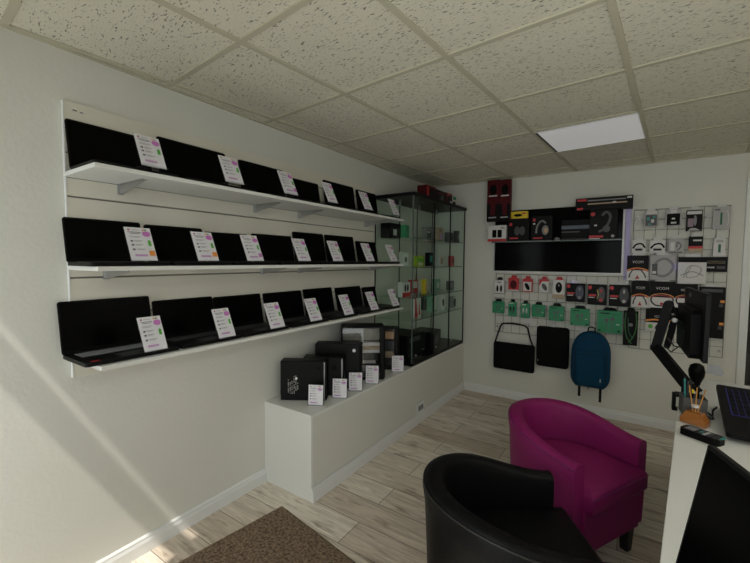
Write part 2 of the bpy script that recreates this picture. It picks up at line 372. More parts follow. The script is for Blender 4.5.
# ------------------------------------------------------------------ laptops
def laptop(Y0, Y1, zb, ztop, label, silver=False, keysL=key_m, dbase=.235):
    wd = abs(Y1-Y0); h = ztop-zb-.012; xh = .062
    t = thing('laptop', label, 'laptop', (xh, (Y0+Y1)/2, zb), pi/2, 'open laptops on the three wall shelves')
    b = MB(); poly = rrect(wd, dbase, .012)
    b.prism([(p[0], p[1]) for p in poly], -.016, -.001, blk2 if not silver else skin_grey, Matrix.Rotation(-pi/2, 4, 'X') @ Matrix.Translation((0, 0, 0)))
    o = b.build('base', t, loc=(0, -dbase/2, 0), bevel=.002)
    # keyboard deck
    k = MB().box((-wd*.43, -.115, .0165), (wd*.43, -.022, .0172), blk)
    nx = 15; 
    for r in range(5):
        for c in range(nx):
            x = -wd*.42+(wd*.84)*c/nx; y = -.036-.0175*r
            k.box((x+.0015, y-.013, .0172), (x+wd*.84/nx-.0015, y+.0015, .0188), keysL)
    k.build('keyboard', t)
    MB().box((-.05, -dbase+.015, .0163), (.05, -dbase+.085, .0169), key_m).build('touchpad', t)
    tilt = math.asin(min(.5, .036/h))
    l = MB(); l.prism(rrect(wd, h, .010, cz=h/2), -.003, .004, blk)
    lid = l.build('lid', t, loc=(0, 0, .013), rot=(-tilt, 0, 0), bevel=.0015)
    MB().prism(rrect(wd-.014, h-.026, .003, n=2, cz=h/2+.005), -.0036, -.0028, scr).build('screen', lid)
    return t
def Yx(x, y, X=.03): return on(x, y, 'X', X)
rows = {
 'top': (1.815, [(64.7,118,148.5,138),(156.5,135.5,225,153.5),(238.5,159.3,283,170),(285,175.5,318,184),(323,178.8,353.2,187.6),(356,189,380.5,195.4)]),
 'middle': (1.432, [(62,216,140,222.5),(144,223,202,229),(204,231,247,234),(251.5,233.5,291,235.5),(292.5,230.5,323,234.5),(324.5,234,353,237),(355.5,240,378,243)]),
 'bottom': (1.054, [(57,301,149,296),(152,300.5,212,296),(213,297,260,293),(263,293,301,290),(303,289,331.5,287),(335,287,360,286),(362,287,381,285.5)])}
ords = ['first', 'second', 'third', 'fourth', 'fifth', 'sixth', 'seventh']
for rn, (zb, L) in rows.items():
    for i, (xa, ya, xb, yb) in enumerate(L):
        a, b = Yx(xa, ya), Yx(xb, yb); b.y = min(b.y, -1.25)
        ks = keyedge if (rn == 'bottom' and i == 0) else key_m
        last = i == len(L)-1
        lb = 'open black laptop, %s from the left on the %s wall shelf' % (ords[i], rn)
        if rn == 'bottom' and i == 0: lb = 'large open black laptop with grey keys at left end of bottom wall shelf'
        if rn == 'middle' and i == 4: lb = 'open black laptop with tall screen, fifth from left on middle wall shelf'
        lap = laptop(a.y, b.y, zb, (a.z+b.z)/2, lb, keysL=ks)
        if rn == 'bottom' and i == 0:
            MB().box((-.155, -.222, .0163), (-.125, -.210, .017), redm).build('red_sticker', lap)

# ------------------------------------------------------------------ price cards
def card_mesh(W, Hh, kind):
    m = MB().box((-W/2, 0, 0), (W/2, .0012, Hh), paper)
    it = [('e', .15, .925, .045, .026, mag), ('t', 'KYBERNET', .40, .925, .026, ink, .36)]
    if kind != 'plain': it += [('r', .66, .91, .74, .95, orange), ('r', .75, .91, .84, .95, green)]
    it += [('r', .10, .84, .60, .856, ink), ('r', .16, .80, .54, .815, ink), ('r', .10, .71, .56, .725, greybar), ('r', .10, .68, .48, .693, greybar)]
    it += [('e', .79, .80, .165, .085, pink if kind != 'pale' else pinkl), ('t', '£££', .79, .80, .035, pinkl, .2)][:1]
    for z, l in ((.57, .58), (.45, .56), (.31, .62)):
        it += [('p', [(.10, z-.02), (.20, z-.028), (.22, z+.02), (.13, z+.028)], ink), ('r', .26, z+.006, l, z+.022, greybar), ('r', .26, z-.016, l-.08, z-.002, greybar)]
    if kind != 'pale': it += [('r', .75, .42, .87, .58, green), ('r', .78, .58, .84, .60, green)]
    it += [('r', .14, .10, .62, .155, pinkl), ('r', .14, .155, .62, .16, pink)]
    if kind == 'orange': it += [('r', .70, .12, .92, .27, orange)]
    if kind == 'purple': it += [('r', .70, .12, .90, .26, pink)]
    m.art(W, Hh, 0, it); return m
def price_card(base, W, Hh, lean, rz, kind, label, group, stand=True):
    t = thing('price_card', label, 'price card', base, rz, group)
    c = card_mesh(W, Hh, kind).build('printed_card', t, loc=(0, 0, .003), rot=(-lean, 0, 0))
    s = MB().box((-W/2-.003, .0016, 0), (W/2+.003, .0036, Hh+.002), acryl)
    MB().box((-W/2-.003, .0016, 0), (W/2+.003, .0036, Hh+.002), acryl).build('acrylic_back', t, loc=(0, 0, .003), rot=(-lean, 0, 0))
    fy = Hh*sin(lean)*.62+.01
    MB().box((-W/2-.003, -.008, 0), (W/2+.003, fy, .002), acryl).box((-W/2-.003, -.010, 0), (W/2+.003, -.008, .008), acryl).build('acrylic_foot', t)
    return t
cards = {
 'top': (1.836, [((142,166),(167,172),''),((226,184),(244.5,188.5),''),((284,196),(299,199.5),'purple'),((328.5,206),(338,209),''),((365,211),(373,213.5),''),((394,217),(400,218.5),'')]),
 'middle': (1.452, [((132,264),(158,264),'orange'),((198.5,263.5),(219.5,263.5),'orange'),((247.5,263),(264.5,263),'purple'),((298,263),(312,263),''),((333.5,263),(344,263),''),((367,263),(375,263),''),((391,262.5),(398,262.5),'')]),
 'bottom': (1.076, [((145,354),(168,351),''),((219.5,339.5),(236,337),''),((271,329),(285.5,327),''),((310.5,322),(323,320),''),((345,315),(354,313.5),''),((371.5,311),(379,309.5),''),((393,306),(400,305),'')])}
for rn, (z0, L) in cards.items():
    for i, (pa, pb, kind) in enumerate(L):
        a, b = on(*pa, 'X', .325), on(*pb, 'X', .325); W = max(.08, min(.105, b.y-a.y))
        lastc = i == len(L)-1
        price_card((.325, (a.y+b.y)/2, z0), W, .150, radians(25), pi/2, kind,
            'small white price card in clear stand, %s from left on the %s shelf' % (ords[i], rn), 'price cards on the laptop shelves')

# ------------------------------------------------------------------ glass display cabinet
CY0, CX1, CZ0, CZ1 = -1.232, .412, .537, 2.045
t = thing('glass_display_cabinet', 'tall glass display cabinet with black frame standing on the white ledge in corner', 'display cabinet', (.004, CY0, CZ0))
CL = -CY0-.03; CW = CX1-.004
MB().box((0,0,0), (CW, CL, .028), blk2).build('base', t, bevel=.002)
MB().box((-0,-.012,1.478), (CW+.014, CL+.006, 1.508), blk2).build('top_board', t, bevel=.002)
MB().add([(.006,.004,.029),(CW-.006,.004,.029),(CW-.006,.004,1.477),(.006,.004,1.477)],[(0,1,2,3)],glass).build('side_glass', t, label='near side glass')
MB().box((CW-.012,.0,.029), (CW-.002, .009, 1.477), gedge).build('corner_post', t)
for y in (.003, .44, .815, CL-.006): MB().box((.008, y-.002, .029), (.016, y+.003, 1.477), blk2).build('rear_post', t)
ed = [.012, .425, .80, CL-.004]
for i in range(3):
    d = MB().add([(CW-.003,ed[i]+.002,.031),(CW-.003,ed[i+1]-.002,.031),(CW-.003,ed[i+1]-.002,1.475),(CW-.003,ed[i]+.002,1.475)],[(0,1,2,3)],glass).build('door', t)
    MB().box((CW-.008, ed[i+1]-.012, .031), (CW+.002, ed[i+1]-.002, 1.475), blk2).build('door_edge_strip', d)
    MB().lathe([(.008,0),(.010,.006),(.004,.012)], steel, 12, Matrix.Translation((CW-.001, ed[i]+.05, .09)) @ Matrix.Rotation(pi/2, 4, 'Y')).build('door_knob', d)
for z in (1.66, 1.40, 1.13, .93):
    MB().add([(.010,.010,z-CZ0),(CW-.02,.010,z-CZ0),(CW-.02,CL-.010,z-CZ0),(.010,CL-.010,z-CZ0)],[(0,1,2,3)],glass).box((CW-.021, .010, z-CZ0-.003), (CW-.019, CL-.010, z-CZ0+.003), gedge).build('glass_shelf', t)
for y in (.12, .5, .9): MB().lathe([(.011,0),(.011,.05),(.006,.055)], steel, 10, Matrix.Translation((.2, y, 1.42))).build('spotlight', t)

def carton(name, label, cat, c, size, rz, base, faces, group=None, bev=.0015):
    """box with printed front (-y local), c = bottom centre"""
    W, D, Hh = size; t = thing(name, label, cat, c, rz, group)
    MB().box((-W/2, -D/2, 0), (W/2, D/2, Hh), base).build('box', t, bevel=bev)
    MB().art(W, Hh, -D/2, faces).build('printed_front', t)
    return t
def cabitem(px, X, size, zb, base, faces, label, name='boxed_accessory', cat='box', rz=pi/2):
    p = on(px[0], px[1], 'X', X); size = tuple(q*k for q, k in zip(size, (1.2, 1, 1.12)))
    return carton(name, label, cat, (X, p.y, zb), size, rz, base, faces, 'stock inside the glass cabinet')
sh = {1: 1.663, 2: 1.403, 3: 1.133, 4: .933, 0: CZ0+.028}
W1 = [('r', .1,.1,.9,.9, boxw)]
cabitem((391,230), .12, (.16,.10,.12), sh[1], blackc, [('r',.3,.2,.6,.6,boxw)], 'black box with white label on the cabinet top shelf')
cabitem((405,230), .28, (.055,.05,.10), sh[1], grn, [('r',.2,.5,.8,.9,dgrn)], 'green accessory box on top glass shelf at near end')
cabitem((427,231), .22, (.10,.05,.12), sh[1], grey, [('r',.15,.2,.85,.8,dgrey),('r',.2,.6,.6,.7,boxw)], 'grey boxed gadget on the cabinet top shelf')
cabitem((439,230), .26, (.09,.05,.13), sh[1], tan, [('r',.2,.15,.8,.6,pinkl),('r',.1,.7,.5,.8,ink)], 'pale pinkish box on the cabinet top shelf')
cabitem((449,234), .26, (.10,.05,.10), sh[1], dgrey, [('e',.5,.5,.3,.35,blk)], 'dark round headset pack on cabinet top shelf at far end')
cabitem((404,256), .2, (.10,.04,.12), sh[2], boxw, [('r',.1,.1,.9,.9,paper),('e',.5,.5,.2,.2,grey)], 'white picture box on second glass shelf of the cabinet')
cabitem((418,270), .28, (.13,.05,.09), sh[2], mat('lime_card',(.32,.42,.02),.5), [('r',.1,.55,.9,.8,green),('r',.2,.15,.8,.4,boxw)], 'lime green boxed pack on the second cabinet shelf')
cabitem((440,268), .2, (.09,.04,.10), sh[2], boxw, [('r',.2,.2,.8,.8,tan)], 'small white box on the second cabinet shelf')
cabitem((451,268), .28, (.07,.04,.10), sh[2], redm, [('e',.5,.5,.3,.3,dred)], 'red round accessory pack on second cabinet shelf near corner')
cabitem((404,300), .26, (.12,.05,.12), sh[3], boxw, [('r',0,0,1,.3,redm),('e',.35,.6,.12,.25,blk),('e',.65,.6,.12,.25,blk)], 'white and red earphone box on third cabinet shelf')
cabitem((424,287), .27, (.035,.04,.13), sh[3], yel, [('r',.2,.2,.8,.7,orange)], 'narrow yellow box on the third cabinet shelf')
cabitem((416,309), .30, (.10,.04,.16), sh[4], boxw, [('p',[(0,0),(.5,0),(.2,1),(0,1)],redm),('p',[(.6,.1),(.9,.1),(.7,.9)],redm)], 'white box with red stripes on lowest cabinet shelf')
cabitem((432,304), .26, (.12,.05,.16), sh[4], mat('mint_card',(.22,.40,.30),.5), [('r',.55,.15,.9,.9,boxw),('r',.1,.6,.45,.8,grn)], 'mint green box on the lowest cabinet shelf')
cabitem((441,303), .28, (.075,.05,.15), sh[4], boxw, [('e',.5,.5,.28,.25,blk)], 'white box with dark circle on lowest cabinet shelf')
cabitem((453,303), .28, (.11,.05,.11), sh[4], grey, [('e',.5,.45,.35,.35,blk),('r',.1,.85,.9,.95,boxw)], 'grey mouse pack on lowest cabinet shelf near corner')
cabitem((433,231), .12, (.09,.05,.15), sh[1], grey, [('r',.1,.1,.9,.5,dgrey),('r',.2,.6,.8,.8,boxw)], 'grey and white box at the rear of top cabinet shelf')
cabitem((457,234), .31, (.07,.05,.12), sh[1], blackc, [('e',.5,.5,.3,.3,grey)], 'black box with grey disc, rear corner of top cabinet shelf')
cabitem((429,266), .12, (.08,.05,.13), sh[2], blackc, [('r',.2,.3,.8,.8,teal)], 'black and teal box at the rear of second cabinet shelf')
cabitem((446,267), .12, (.08,.05,.14), sh[2], boxw, [('r',.1,.1,.9,.6,grey)], 'tall white and grey box, rear of second cabinet shelf')
cabitem((436,290), .14, (.09,.05,.11), sh[3], mat('mint_card',(.22,.40,.30),.5), [('r',.2,.2,.8,.7,boxw)], 'mint and white box on third cabinet shelf, middle')
cabitem((450,290), .26, (.09,.05,.09), sh[3], dgrey, [('e',.5,.5,.35,.35,grey)], 'dark box with grey disc on the third cabinet shelf')
cabitem((413,296), .14, (.10,.05,.12), sh[3], redm, [('r',.15,.4,.85,.9,boxw)], 'red and white box at the rear of third cabinet shelf')
cabitem((424,312), .12, (.10,.05,.17), sh[4], dgrey, [('r',.1,.6,.9,.85,grn)], 'dark box with green band, rear of lowest cabinet shelf')
t = thing('boxed_printer', 'black boxy device with grey vents in the cabinet bottom', 'device', (.2, -1.0, sh[0]), pi/2, 'stock inside the glass cabinet')
MB().box((-.17,-.14,0), (.17,.14,.22), blk2).build('body', t, bevel=.01)
MB().box((-.15,-.144,.16), (.05,-.14,.20), dgrey).box((.08,-.143,.05),(.14,-.14,.06), grey).build('front_panel', t)
t = thing('speaker_box', 'smaller black device at the far end of the cabinet bottom', 'device', (.2, -.55, sh[0]), pi/2, 'stock inside the glass cabinet')
MB().box((-.12,-.12,0), (.12,.12,.18), blk2).build('body', t, bevel=.008)
MB().prism(rrect(.09,.09,.044,cz=.09), -.124, -.12, dgrey).build('speaker_cone', t)
# boxes on top of the cabinet
def topbox(Y, W, Hh, X, base, faces, label, D=.1):
    carton('product_box', label, 'box', (X, Y, CZ1+.001), (W, D, Hh), pi/2, base, faces, 'boxes lying on top of the glass cabinet')
topbox(-.73, .20, .135, .28, dred, [('r',.05,.1,.25,.9,redm),('r',.3,.2,.9,.8,blackc),('t','GAMING',.6,.55,.12,redm,.4)][:2]+[('r',.3,.2,.9,.8,blackc)], 'red and black box at the near end on the cabinet top')
topbox(-.50, .24, .125, .28, blackc, [('r',.1,.7,.9,.85,dred),('e',.6,.4,.15,.25,dgrey)], 'black box with dark red band in middle on cabinet top')
topbox(-.29, .16, .13, .28, dred, [('e',.5,.5,.3,.35,blackc),('r',.1,.8,.6,.95,redm),('r',.6,.2,.9,.4,boxw)], 'dark red box with white label on the cabinet top')
topbox(-.15, .10, .12, .28, boxw, [('r',.05,.65,.95,.95,grn),('r',.05,.05,.8,.5,blackc)], 'white and green box nearest the corner on cabinet top')

# ------------------------------------------------------------------ computers on the ledge
def pc(p0, p1, depth, h, label, deco):
    p0 = Vector(p0); p1 = Vector(p1); d = p1-p0; a = atan2(d.y, d.x); W = d.length
    t = thing('desktop_computer', label, 'computer', (p0.x, p0.y, PH+.001), a, 'desktop computers on the white ledge')
    MB().box((.0,0,.0), (W, depth, h), blk2).build('case', t, bevel=.004)
    deco(t, W, depth, h); return t
def deco1(t, W, D, h):
    MB().box((W-.002, .004, .004), (W+.008, D-.004, h-.004), blk).build('front_panel', t, bevel=.002)
    MB().box((W-.010,-.0015,.006), (W-.003,.0,h-.006), skin_grey).build('silver_strip', t)
    MB().box((W*.82,-.001,h*.80), (W*.90,0,h*.86), blk).build('latch', t)
    m = MB()
    for k, (x, l) in enumerate(((.05,.10),(.062,.085),(.074,.095),(.088,.12),(.10,.11),(.112,.06))):
        for q in range(int(l/.008)):
            if (q*7+k*3) % 5: m.box((x, -.0008, .045+q*.008+(.02 if k > 3 else 0)), (x+.005, 0, .045+q*.008+.0055+(.02 if k > 3 else 0)), greybar)
    m.prism(rrect(.016,.016,.0079,cx=.105,cz=h*.56), -.0012, 0, paper)
    m.build('printed_marks', t, label='pale vertical lettering and round sticker')
def deco2(t, W, D, h):
    MB().box((W-.002, .004, .004), (W+.008, D-.004, h-.004), blk).build('front_panel', t, bevel=.002)
    MB().box((W-.010,-.0015,.006), (W-.003,.0,h-.006), skin_grey).build('silver_strip', t)
    MB().box((W*.74,-.001,h*.68), (W*.84,0,h*.80), blk).build('latch', t)
def deco3(t, W, D, h):
    MB().box((W-.002, .004, .004), (W+.012, D-.004, h-.004), blk).build('front_panel', t, bevel=.002)
    MB().prism(rrect(.024,.024,.011,cx=W*.87,cz=h*.86), -.0015, 0, paper).build('round_sticker', t, label='white round sticker')
pc((.075,-2.425), (.325,-2.265), .09, .262, 'small black desktop computer with pale lettering on side, nearest on ledge', deco1)
pc((.13,-2.27), (.36,-2.125), .09, .262, 'black desktop computer with silver strip, second from front on ledge', deco2)
pc((.10,-2.12), (.375,-1.95), .11, .325, 'taller black desktop computer with round white sticker behind smaller ones', deco3)
# large tower with glass side
def tower(p0, p1, depth, h, label, inner):
    p0 = Vector(p0); p1 = Vector(p1); d = p1-p0; a = atan2(d.y, d.x); W = d.length
    t = thing('gaming_tower', label, 'computer', (p0.x, p0.y, PH+.001), a, 'glass sided towers on the white ledge')
    c = MB(); e = .012
    c.box((0,0,0),(W,depth,e),blk2).box((0,0,h-e),(W,depth,h),blk2).box((0,0,e),(e,depth,h-e),blk2).box((W-.03,0,e),(W,depth,h-e),blk2).box((e,depth-e,e),(W-.03,depth,h-e),dgrey)
    c.build('case', t, bevel=.003)
    MB().box((e+.001,.002,e+.001),(W-.031,.005,h-e-.001),clearbag).build('side_glass', t)
    inner(t, W, depth, h)
    MB().box((W,.01,.01),(W+.008,depth-.01,h-.01),blk).build('front_panel', t, bevel=.003)
def inn1(t, W, D, h):
    MB().box((.014,.06,h*.72),(W-.035,D-.014,h*.95),mat('mesh_beige',(.32,.30,.26),.6,noise=(200,.5))).build('motherboard_shroud', t)
    MB().box((.03,.03,h*.58),(W*.62,D-.014,h*.64),copper).box((.03,.03,h*.64),(W*.4,D-.014,h*.70),tan).build('cooler', t, label='copper coloured cooler block')
    MB().box((W*.42,.02,h*.50),(W-.036,D-.014,h*.56),boxw).box((W*.42,.02,h*.57),(W-.036,D-.014,h*.62),tan).box((W*.42,.02,h*.63),(W-.036,D-.014,h*.69),boxw).build('graphics_card', t, label='white and tan graphics card')
    MB().box((.014,.02,h*.05),(W-.036,D-.014,h*.26),dgrey).box((W*.5,.015,h*.30),(W*.8,.02,h*.36),greybar).build('power_supply_cover', t)
def inn2(t, W, D, h):
    MB().box((.016,.05,h*.70),(W-.04,D-.014,h*.88),copper).box((.016,.05,h*.25),(W-.04,D-.014,h*.40),tan).box((.016,.05,h*.42),(W-.04,D-.014,h*.66),dgrey).build('internal_parts', t, label='coppery and grey internal parts')
tower((.135,-1.87), (.40,-1.665), .18, .415, 'large black tower with glass side showing pale graphics card inside', inn1)
tower((.19,-1.46), (.355,-1.38), .10, .36, 'narrow black tower with glass side and coppery innards next to cabinet', inn2)
for (xa, ya, xb, yb, h, tx, kd) in ((307,405,324,406,.125,'first','pale'), (332,398,347,398.5,.125,'second','pale'), (349,391,362,391,.125,'third','pale'), (365,383.5,379,384,.13,'fourth','pale'), (391.5,372,404,372,.13,'fifth','pale')):
    a, b = on(xa, ya, 'Z', PH), on(xb, yb, 'Z', PH); d = b-a; rz = atan2(d.y, d.x)
    c = (a+b)/2; 
    q = thing('price_card', 'upright white price card with dark back, %s from left on the ledge' % tx, 'price card', (min(c.x, .385), c.y, PH+.001), rz, 'price cards on the white ledge')
    W = min(.095, d.length); card_mesh(W, h, kd).build('printed_card', q, loc=(0, 0, .003), rot=(-.10, 0, 0))
    MB().box((-W/2-.003,.0014,0),(W/2+.003,.005,h+.005),dgrey).build('back_plate', q, rot=(-.10,0,0))
    MB().box((-W/2-.003,-.01,0),(W/2+.003,.028,.0025),acryl).build('foot', q)
# wall socket on the plinth
t = thing('wall_socket', 'small grey and white double socket plate low on ledge front', 'socket', (PX+.001, -1.085, .135), pi/2)
MB().prism(rrect(.13,.10,.008), -.010, 0, trimw).build('plate', t, bevel=.002)
MB().box((-.045,-.013,-.022),(-.005,-.010,.022),grey).box((.005,-.013,-.022),(.045,-.010,.022),grey).build('socket_face', t)

# ------------------------------------------------------------------ back wall: shelf with gloss black panels
BWY = 0
t = thing('gloss_display_panel', 'wide black gloss wall panel with white rim and glass shelf on back wall', 'display panel', (0, BWY, 0))
MB().box((.745,-.022,1.36),(1.885,-.002,1.985),gloss).build('panel', t)
MB().box((.735,-.026,1.345),(1.90,-.001,1.358),trimw).box((1.886,-.026,1.358),(1.90,-.001,1.99),trimw).box((.735,-.020,1.358),(.744,-.001,1.985),skin_grey).build('rim', t)
MB().box((.745,-.15,1.652),(1.885,-.022,1.664),gedge).build('glass_shelf', t)
t = thing('led_glow_band', 'painted purple LED glow on the wall beside the black gloss panel', 'light strip', (0,0,0))
MB().box((1.906,-.018,1.30),(1.945,-.002,1.99),led_glow).build('diffuser', t)  # lilac band painted as the wall glow of LEDs behind the panel
# unseen point lights adding the purple LED glow around the panel
for (x, z, e) in ((1.12,1.33,.035),(1.5,1.33,.01),(2.27,1.48,.02),(1.96,1.55,.02)):
    L_ = bpy.data.lights.new('led_dot', 'POINT'); L_.energy=e; L_.color=(.45,.3,1); L_.shadow_soft_size=.02
    o = bpy.data.objects.new('led_dot', L_); COL.objects.link(o); o.parent=t; o.location=(x,-.05,z-.06)

def wallbox(rect, D, name, label, cat, base, faces, group, yb=-.02, txt=None):
    """box whose front face fills the pixel rect; its back is at y=yb"""
    yf = yb-D; a = on(rect[0], rect[1], 'Y', yf); b = on(rect[2], rect[3], 'Y', yf); cx = (a.x+b.x)/2; W = abs(b.x-a.x)
    m = on((rect[0]+rect[2])/2, rect[1], 'Y', yf).z; n = on((rect[0]+rect[2])/2, rect[3], 'Y', yf).z
    return carton(name, label, cat, (cx, yb-D/2, n), (W, D, m-n), 0, base, faces, group), W, m-n
GS = 'boxes on the glass wall shelf'
def seat_on(res, z):                                   # rest a box on a shelf
    o = res[0]; o.location.z = z; return res
ZS = 1.6645
mouse = lambda m: [('e',.5,.5,.3,.32,m),('e',.5,.62,.08,.10,dgrey)]
wallbox((487.5,180,498.5,221.5), .05, 'mouse_box', 'tall red and black boxed mouse and keyboard set, left of two hanging high', 'box', dred, [('r',0,0,1,.42,blackc),('e',.5,.76,.3,.13,blk),('r',.15,.60,.85,.63,boxw),('r',.3,.15,.7,.5,dred),('r',.15,.08,.8,.11,greybar)], GS, yb=-.10)
wallbox((499.7,179.5,510,221), .05, 'mouse_box', 'tall red and black boxed mouse and keyboard set, right of two hanging high', 'box', dred, [('r',0,0,1,.42,blackc),('e',.5,.76,.3,.13,blk),('r',.15,.60,.85,.63,boxw),('r',.3,.15,.7,.5,dred),('r',.15,.08,.8,.11,greybar)], GS, yb=-.10)
r = wallbox((488,222.5,506,238.5), .07, 'speaker_box', 'white and red box picturing two black speakers at left shelf end', 'box', boxw, [('r',0,0,1,.16,redm),('r',.25,.25,.48,.72,blk),('r',.54,.25,.77,.72,blk),('r',.7,.8,.9,.86,ink)], GS, yb=-.07); seat_on(r, ZS)
r = wallbox((508,215,529,237.5), .07, 'headphone_box', 'black box with grey earbud picture and dark red side under yellow box', 'box', blackc, [('e',.45,.45,.13,.2,dgrey),('e',.68,.45,.13,.2,dgrey),('r',.1,.1,.5,.16,redm),('e',.15,.75,.07,.07,redm)], GS, yb=-.05); seat_on(r, ZS)
yz = r[0].location.z+r[2]+.002
r2 = wallbox((510.6,208,527.5,215), .05, 'cable_box', 'small yellow box lying on top of black boxes on wall shelf', 'box', yel, [('e',.45,.45,.25,.2,blk),('r',.7,.6,.9,.8,redm)], GS, yb=-.06); seat_on(r2, yz)
r = wallbox((531.5,212.5,552,237), .08, 'headset_box', 'black box picturing a gaming headset, left of the two on shelf', 'box', blackc, [('l',[(.25,.3),(.3,.6),(.5,.8),(.7,.7)],.016,grey),('e',.68,.42,.16,.2,grey),('e',.70,.40,.08,.11,copper),('r',.1,.07,.55,.13,redm),('e',.15,.85,.07,.06,redm),('r',.1,.66,.2,.72,boxw)], GS, yb=-.05); seat_on(r, ZS)
MBs = thing('round_charger', 'small grey rounded gadget on wall shelf beside the headset box', 'gadget', (on(557,237,'Y',-.09).x, -.09, ZS)); MB().lathe([(.028,0),(.030,.008),(.022,.024),(.008,.03)], grey, 20).build('body', MBs)
r = wallbox((562,216,592,236.5), .02, 'banded_flat_box', 'dark flat box with pale blue grey bands on the wall shelf', 'box', blackc, [('r',0,.55,1,.72,mat('blue_grey_band',(.10,.12,.16),.4)),('r',0,.38,.6,.44,dgrey),('r',0,.05,1,.08,dgrey)], GS, yb=-.03); seat_on(r, ZS)  # dark flat box with blue grey bands across its front
r = wallbox((590,207,617,236.5), .09, 'headset_box', 'largest black box picturing a headset at right shelf end', 'box', blackc, [('l',[(.35,.25),(.6,.4),(.75,.75),(.6,.92),(.45,.8)],.02,dgrey),('e',.62,.35,.13,.12,dgrey),('r',0,.05,.52,.13,redm),('r',0,.01,.4,.035,boxw),('e',.12,.86,.08,.07,redm),('r',.18,.45,.28,.5,boxw),('e',.85,.1,.06,.05,greybar)], GS, yb=-.04); seat_on(r, ZS)
kz = r[0].location.z+r[2]+.002
r = wallbox((576,194.5,633,207), .09, 'keyboard_box', 'long slim black and red keyboard box lying atop the shelf boxes', 'box', blackc, [('r',.03,.75,.2,.92,redm),('r',.22,.72,.88,.82,grey),('r',.22,.45,.9,.55,tan),('r',.03,.05,.14,.22,redm),('r',.9,.78,.98,.92,boxw),('r',.66,.5,.72,.6,boxw)], GS, yb=-.04)
seat_on(r, kz)

# ------------------------------------------------------------------ wire grids
def grid(name, x0, x1, z0, z1, sx, sz, label, extra=()):
    t = thing(name, label, 'wire grid', ((x0+x1)/2, -.02, z0))
    m = MB(); m2 = MB(); cx = (x0+x1)/2; nx = round((x1-x0)/sx); nz = round((z1-z0)/sz)
    for i in range(nx+1):
        x = x0+(x1-x0)*i/nx-cx; m.tube([(x,0,0),(x,0,z1-z0)], .0024 if i in (0,nx) else .0018, wire, 6)
    for j in range(nz+1):
        z = (z1-z0)*j/nz; m2.tube([(x0-cx,-.004,z),(x1-cx,-.004,z)], .0024 if j in (0,nz) else .0018, wire, 6)
    m.build('vertical_wires', t); m2.build('horizontal_wires', t)
    for x in (x0+.02, x1-.02):
        for z in (.05, z1-z0-.05): MB().box((x-cx-.008,-.006,z-.008),(x-cx+.008,.0199,z+.008),steel).build('wall_clip', t)
grid('wire_grid_panel', .765, 1.955, .709, 1.325, .085, .088, 'wide grey wire grid holding mice and green packs on back wall')
grid('wire_grid_panel', 1.966, 2.60, .69, 1.915, .079, .088, 'tall grey wire grid near the door full of cable packs')

# ------------------------------------------------------------------ hanging packs
def pack(rect, D, name, label, cat, base, faces, group, tab='black', yb=-.03):
    t, W, Hh = wallbox(rect, D, name, label, cat, base, faces, group, yb=yb)
    tm_ = blackc if tab == 'black' else (boxw if tab == 'white' else redm)
    MB().prism([(-W*.3,0),(W*.3,0),(W*.2,.028),(-W*.2,.028)], D/2-.004, D/2-.001, tm_).build('hang_tab', t, loc=(0,0,Hh))
    return t
G1 = 'mice and earphones on the wide wire grid'
pack((494.5,280,504,297), .03, 'earphone_pack', 'white pack with two black earphones, leftmost in upper grid row', 'pack', boxw, [('e',.32,.5,.1,.2,blk),('e',.68,.5,.1,.2,blk),('r',.3,.85,.7,.9,ink),('r',0,.18,1,.22,ink)], G1)
pack((508.5,278,518.5,291), .02, 'mouse_pack', 'all red shiny pack in upper grid row', 'pack', redm, [('e',.5,.5,.33,.33,dred),('r',0,0,1,.1,boxw)], G1, 'red')
pack((522.5,279,532,292), .03, 'mouse_pack', 'white pack with red frame and tilted black mouse, third in row', 'pack', redm, [('r',.08,.08,.92,.78,boxw),('e',.5,.42,.2,.3,blk,.5)], G1, 'red')
pack((539.5,279.5,548.5,292.5), .03, 'mouse_pack', 'white pack with red corner and grey mouse, fourth in row', 'pack', boxw, [('p',[(0,1),(0,.5),(.3,.85),(1,.85),(1,1)],redm),('e',.55,.42,.22,.3,dgrey,.5)], G1, 'red')
pack((553,280,564.5,298), .035, 'mouse_pack', 'cream pack with large upright black mouse, fifth in row', 'pack', boxw, [('e',.5,.58,.28,.3,blk),('e',.5,.7,.06,.08,grey),('r',0,0,1,.2,tan)], G1, 'red')
gm = lambda c1, c2: [('e',.12,.85,.1,.1,redm),('r',.05,.42,.45,.52,redm),('r',.05,.34,.38,.38,boxw),('e',.72,.52,.22,.38,c1),('e',.72,.7,.05,.1,c2),('e',.72,.25,.09,.08,c2)]
pack((566.5,283.5,584.5,302), .04, 'gaming_mouse_box', 'black and red mouse box with dark blue mouse, left of three', 'box', blackc, gm(mat('navy_print',(.03,.035,.07),.3), grey), G1, 'white')
pack((588,284.5,606,305), .04, 'gaming_mouse_box', 'black and red mouse box with yellow lit mouse, middle of three', 'box', blackc, gm(dgrey, redm)+[('l',[(.5,.75),(.58,.5),(.5,.3)],.004,yel)], G1, 'white')
pack((609.5,285,629.5,306.5), .04, 'gaming_mouse_box', 'black and red mouse box with glossy grey mouse, right of three', 'box', blackc, gm(dgrey, greybar), G1, 'white')
G2 = 'green earphone boxes on the wide wire grid'
def ga(e=False): return [('r',.12,.86,.5,.91,blackc),('r',.56,.84,.9,.87,dgrn),('e',.38,.58,.09,.08,ink),('e',.62,.64,.09,.08,ink),('l',[(.38,.58),(.42,.15)],.006,ink),('l',[(.62,.64),(.58,.15)],.006,ink),('r',.78,.38,.9,.43,boxw),('e',.1,.1,.05,.04,blackc),('e',.88,.1,.05,.05,blackc)]
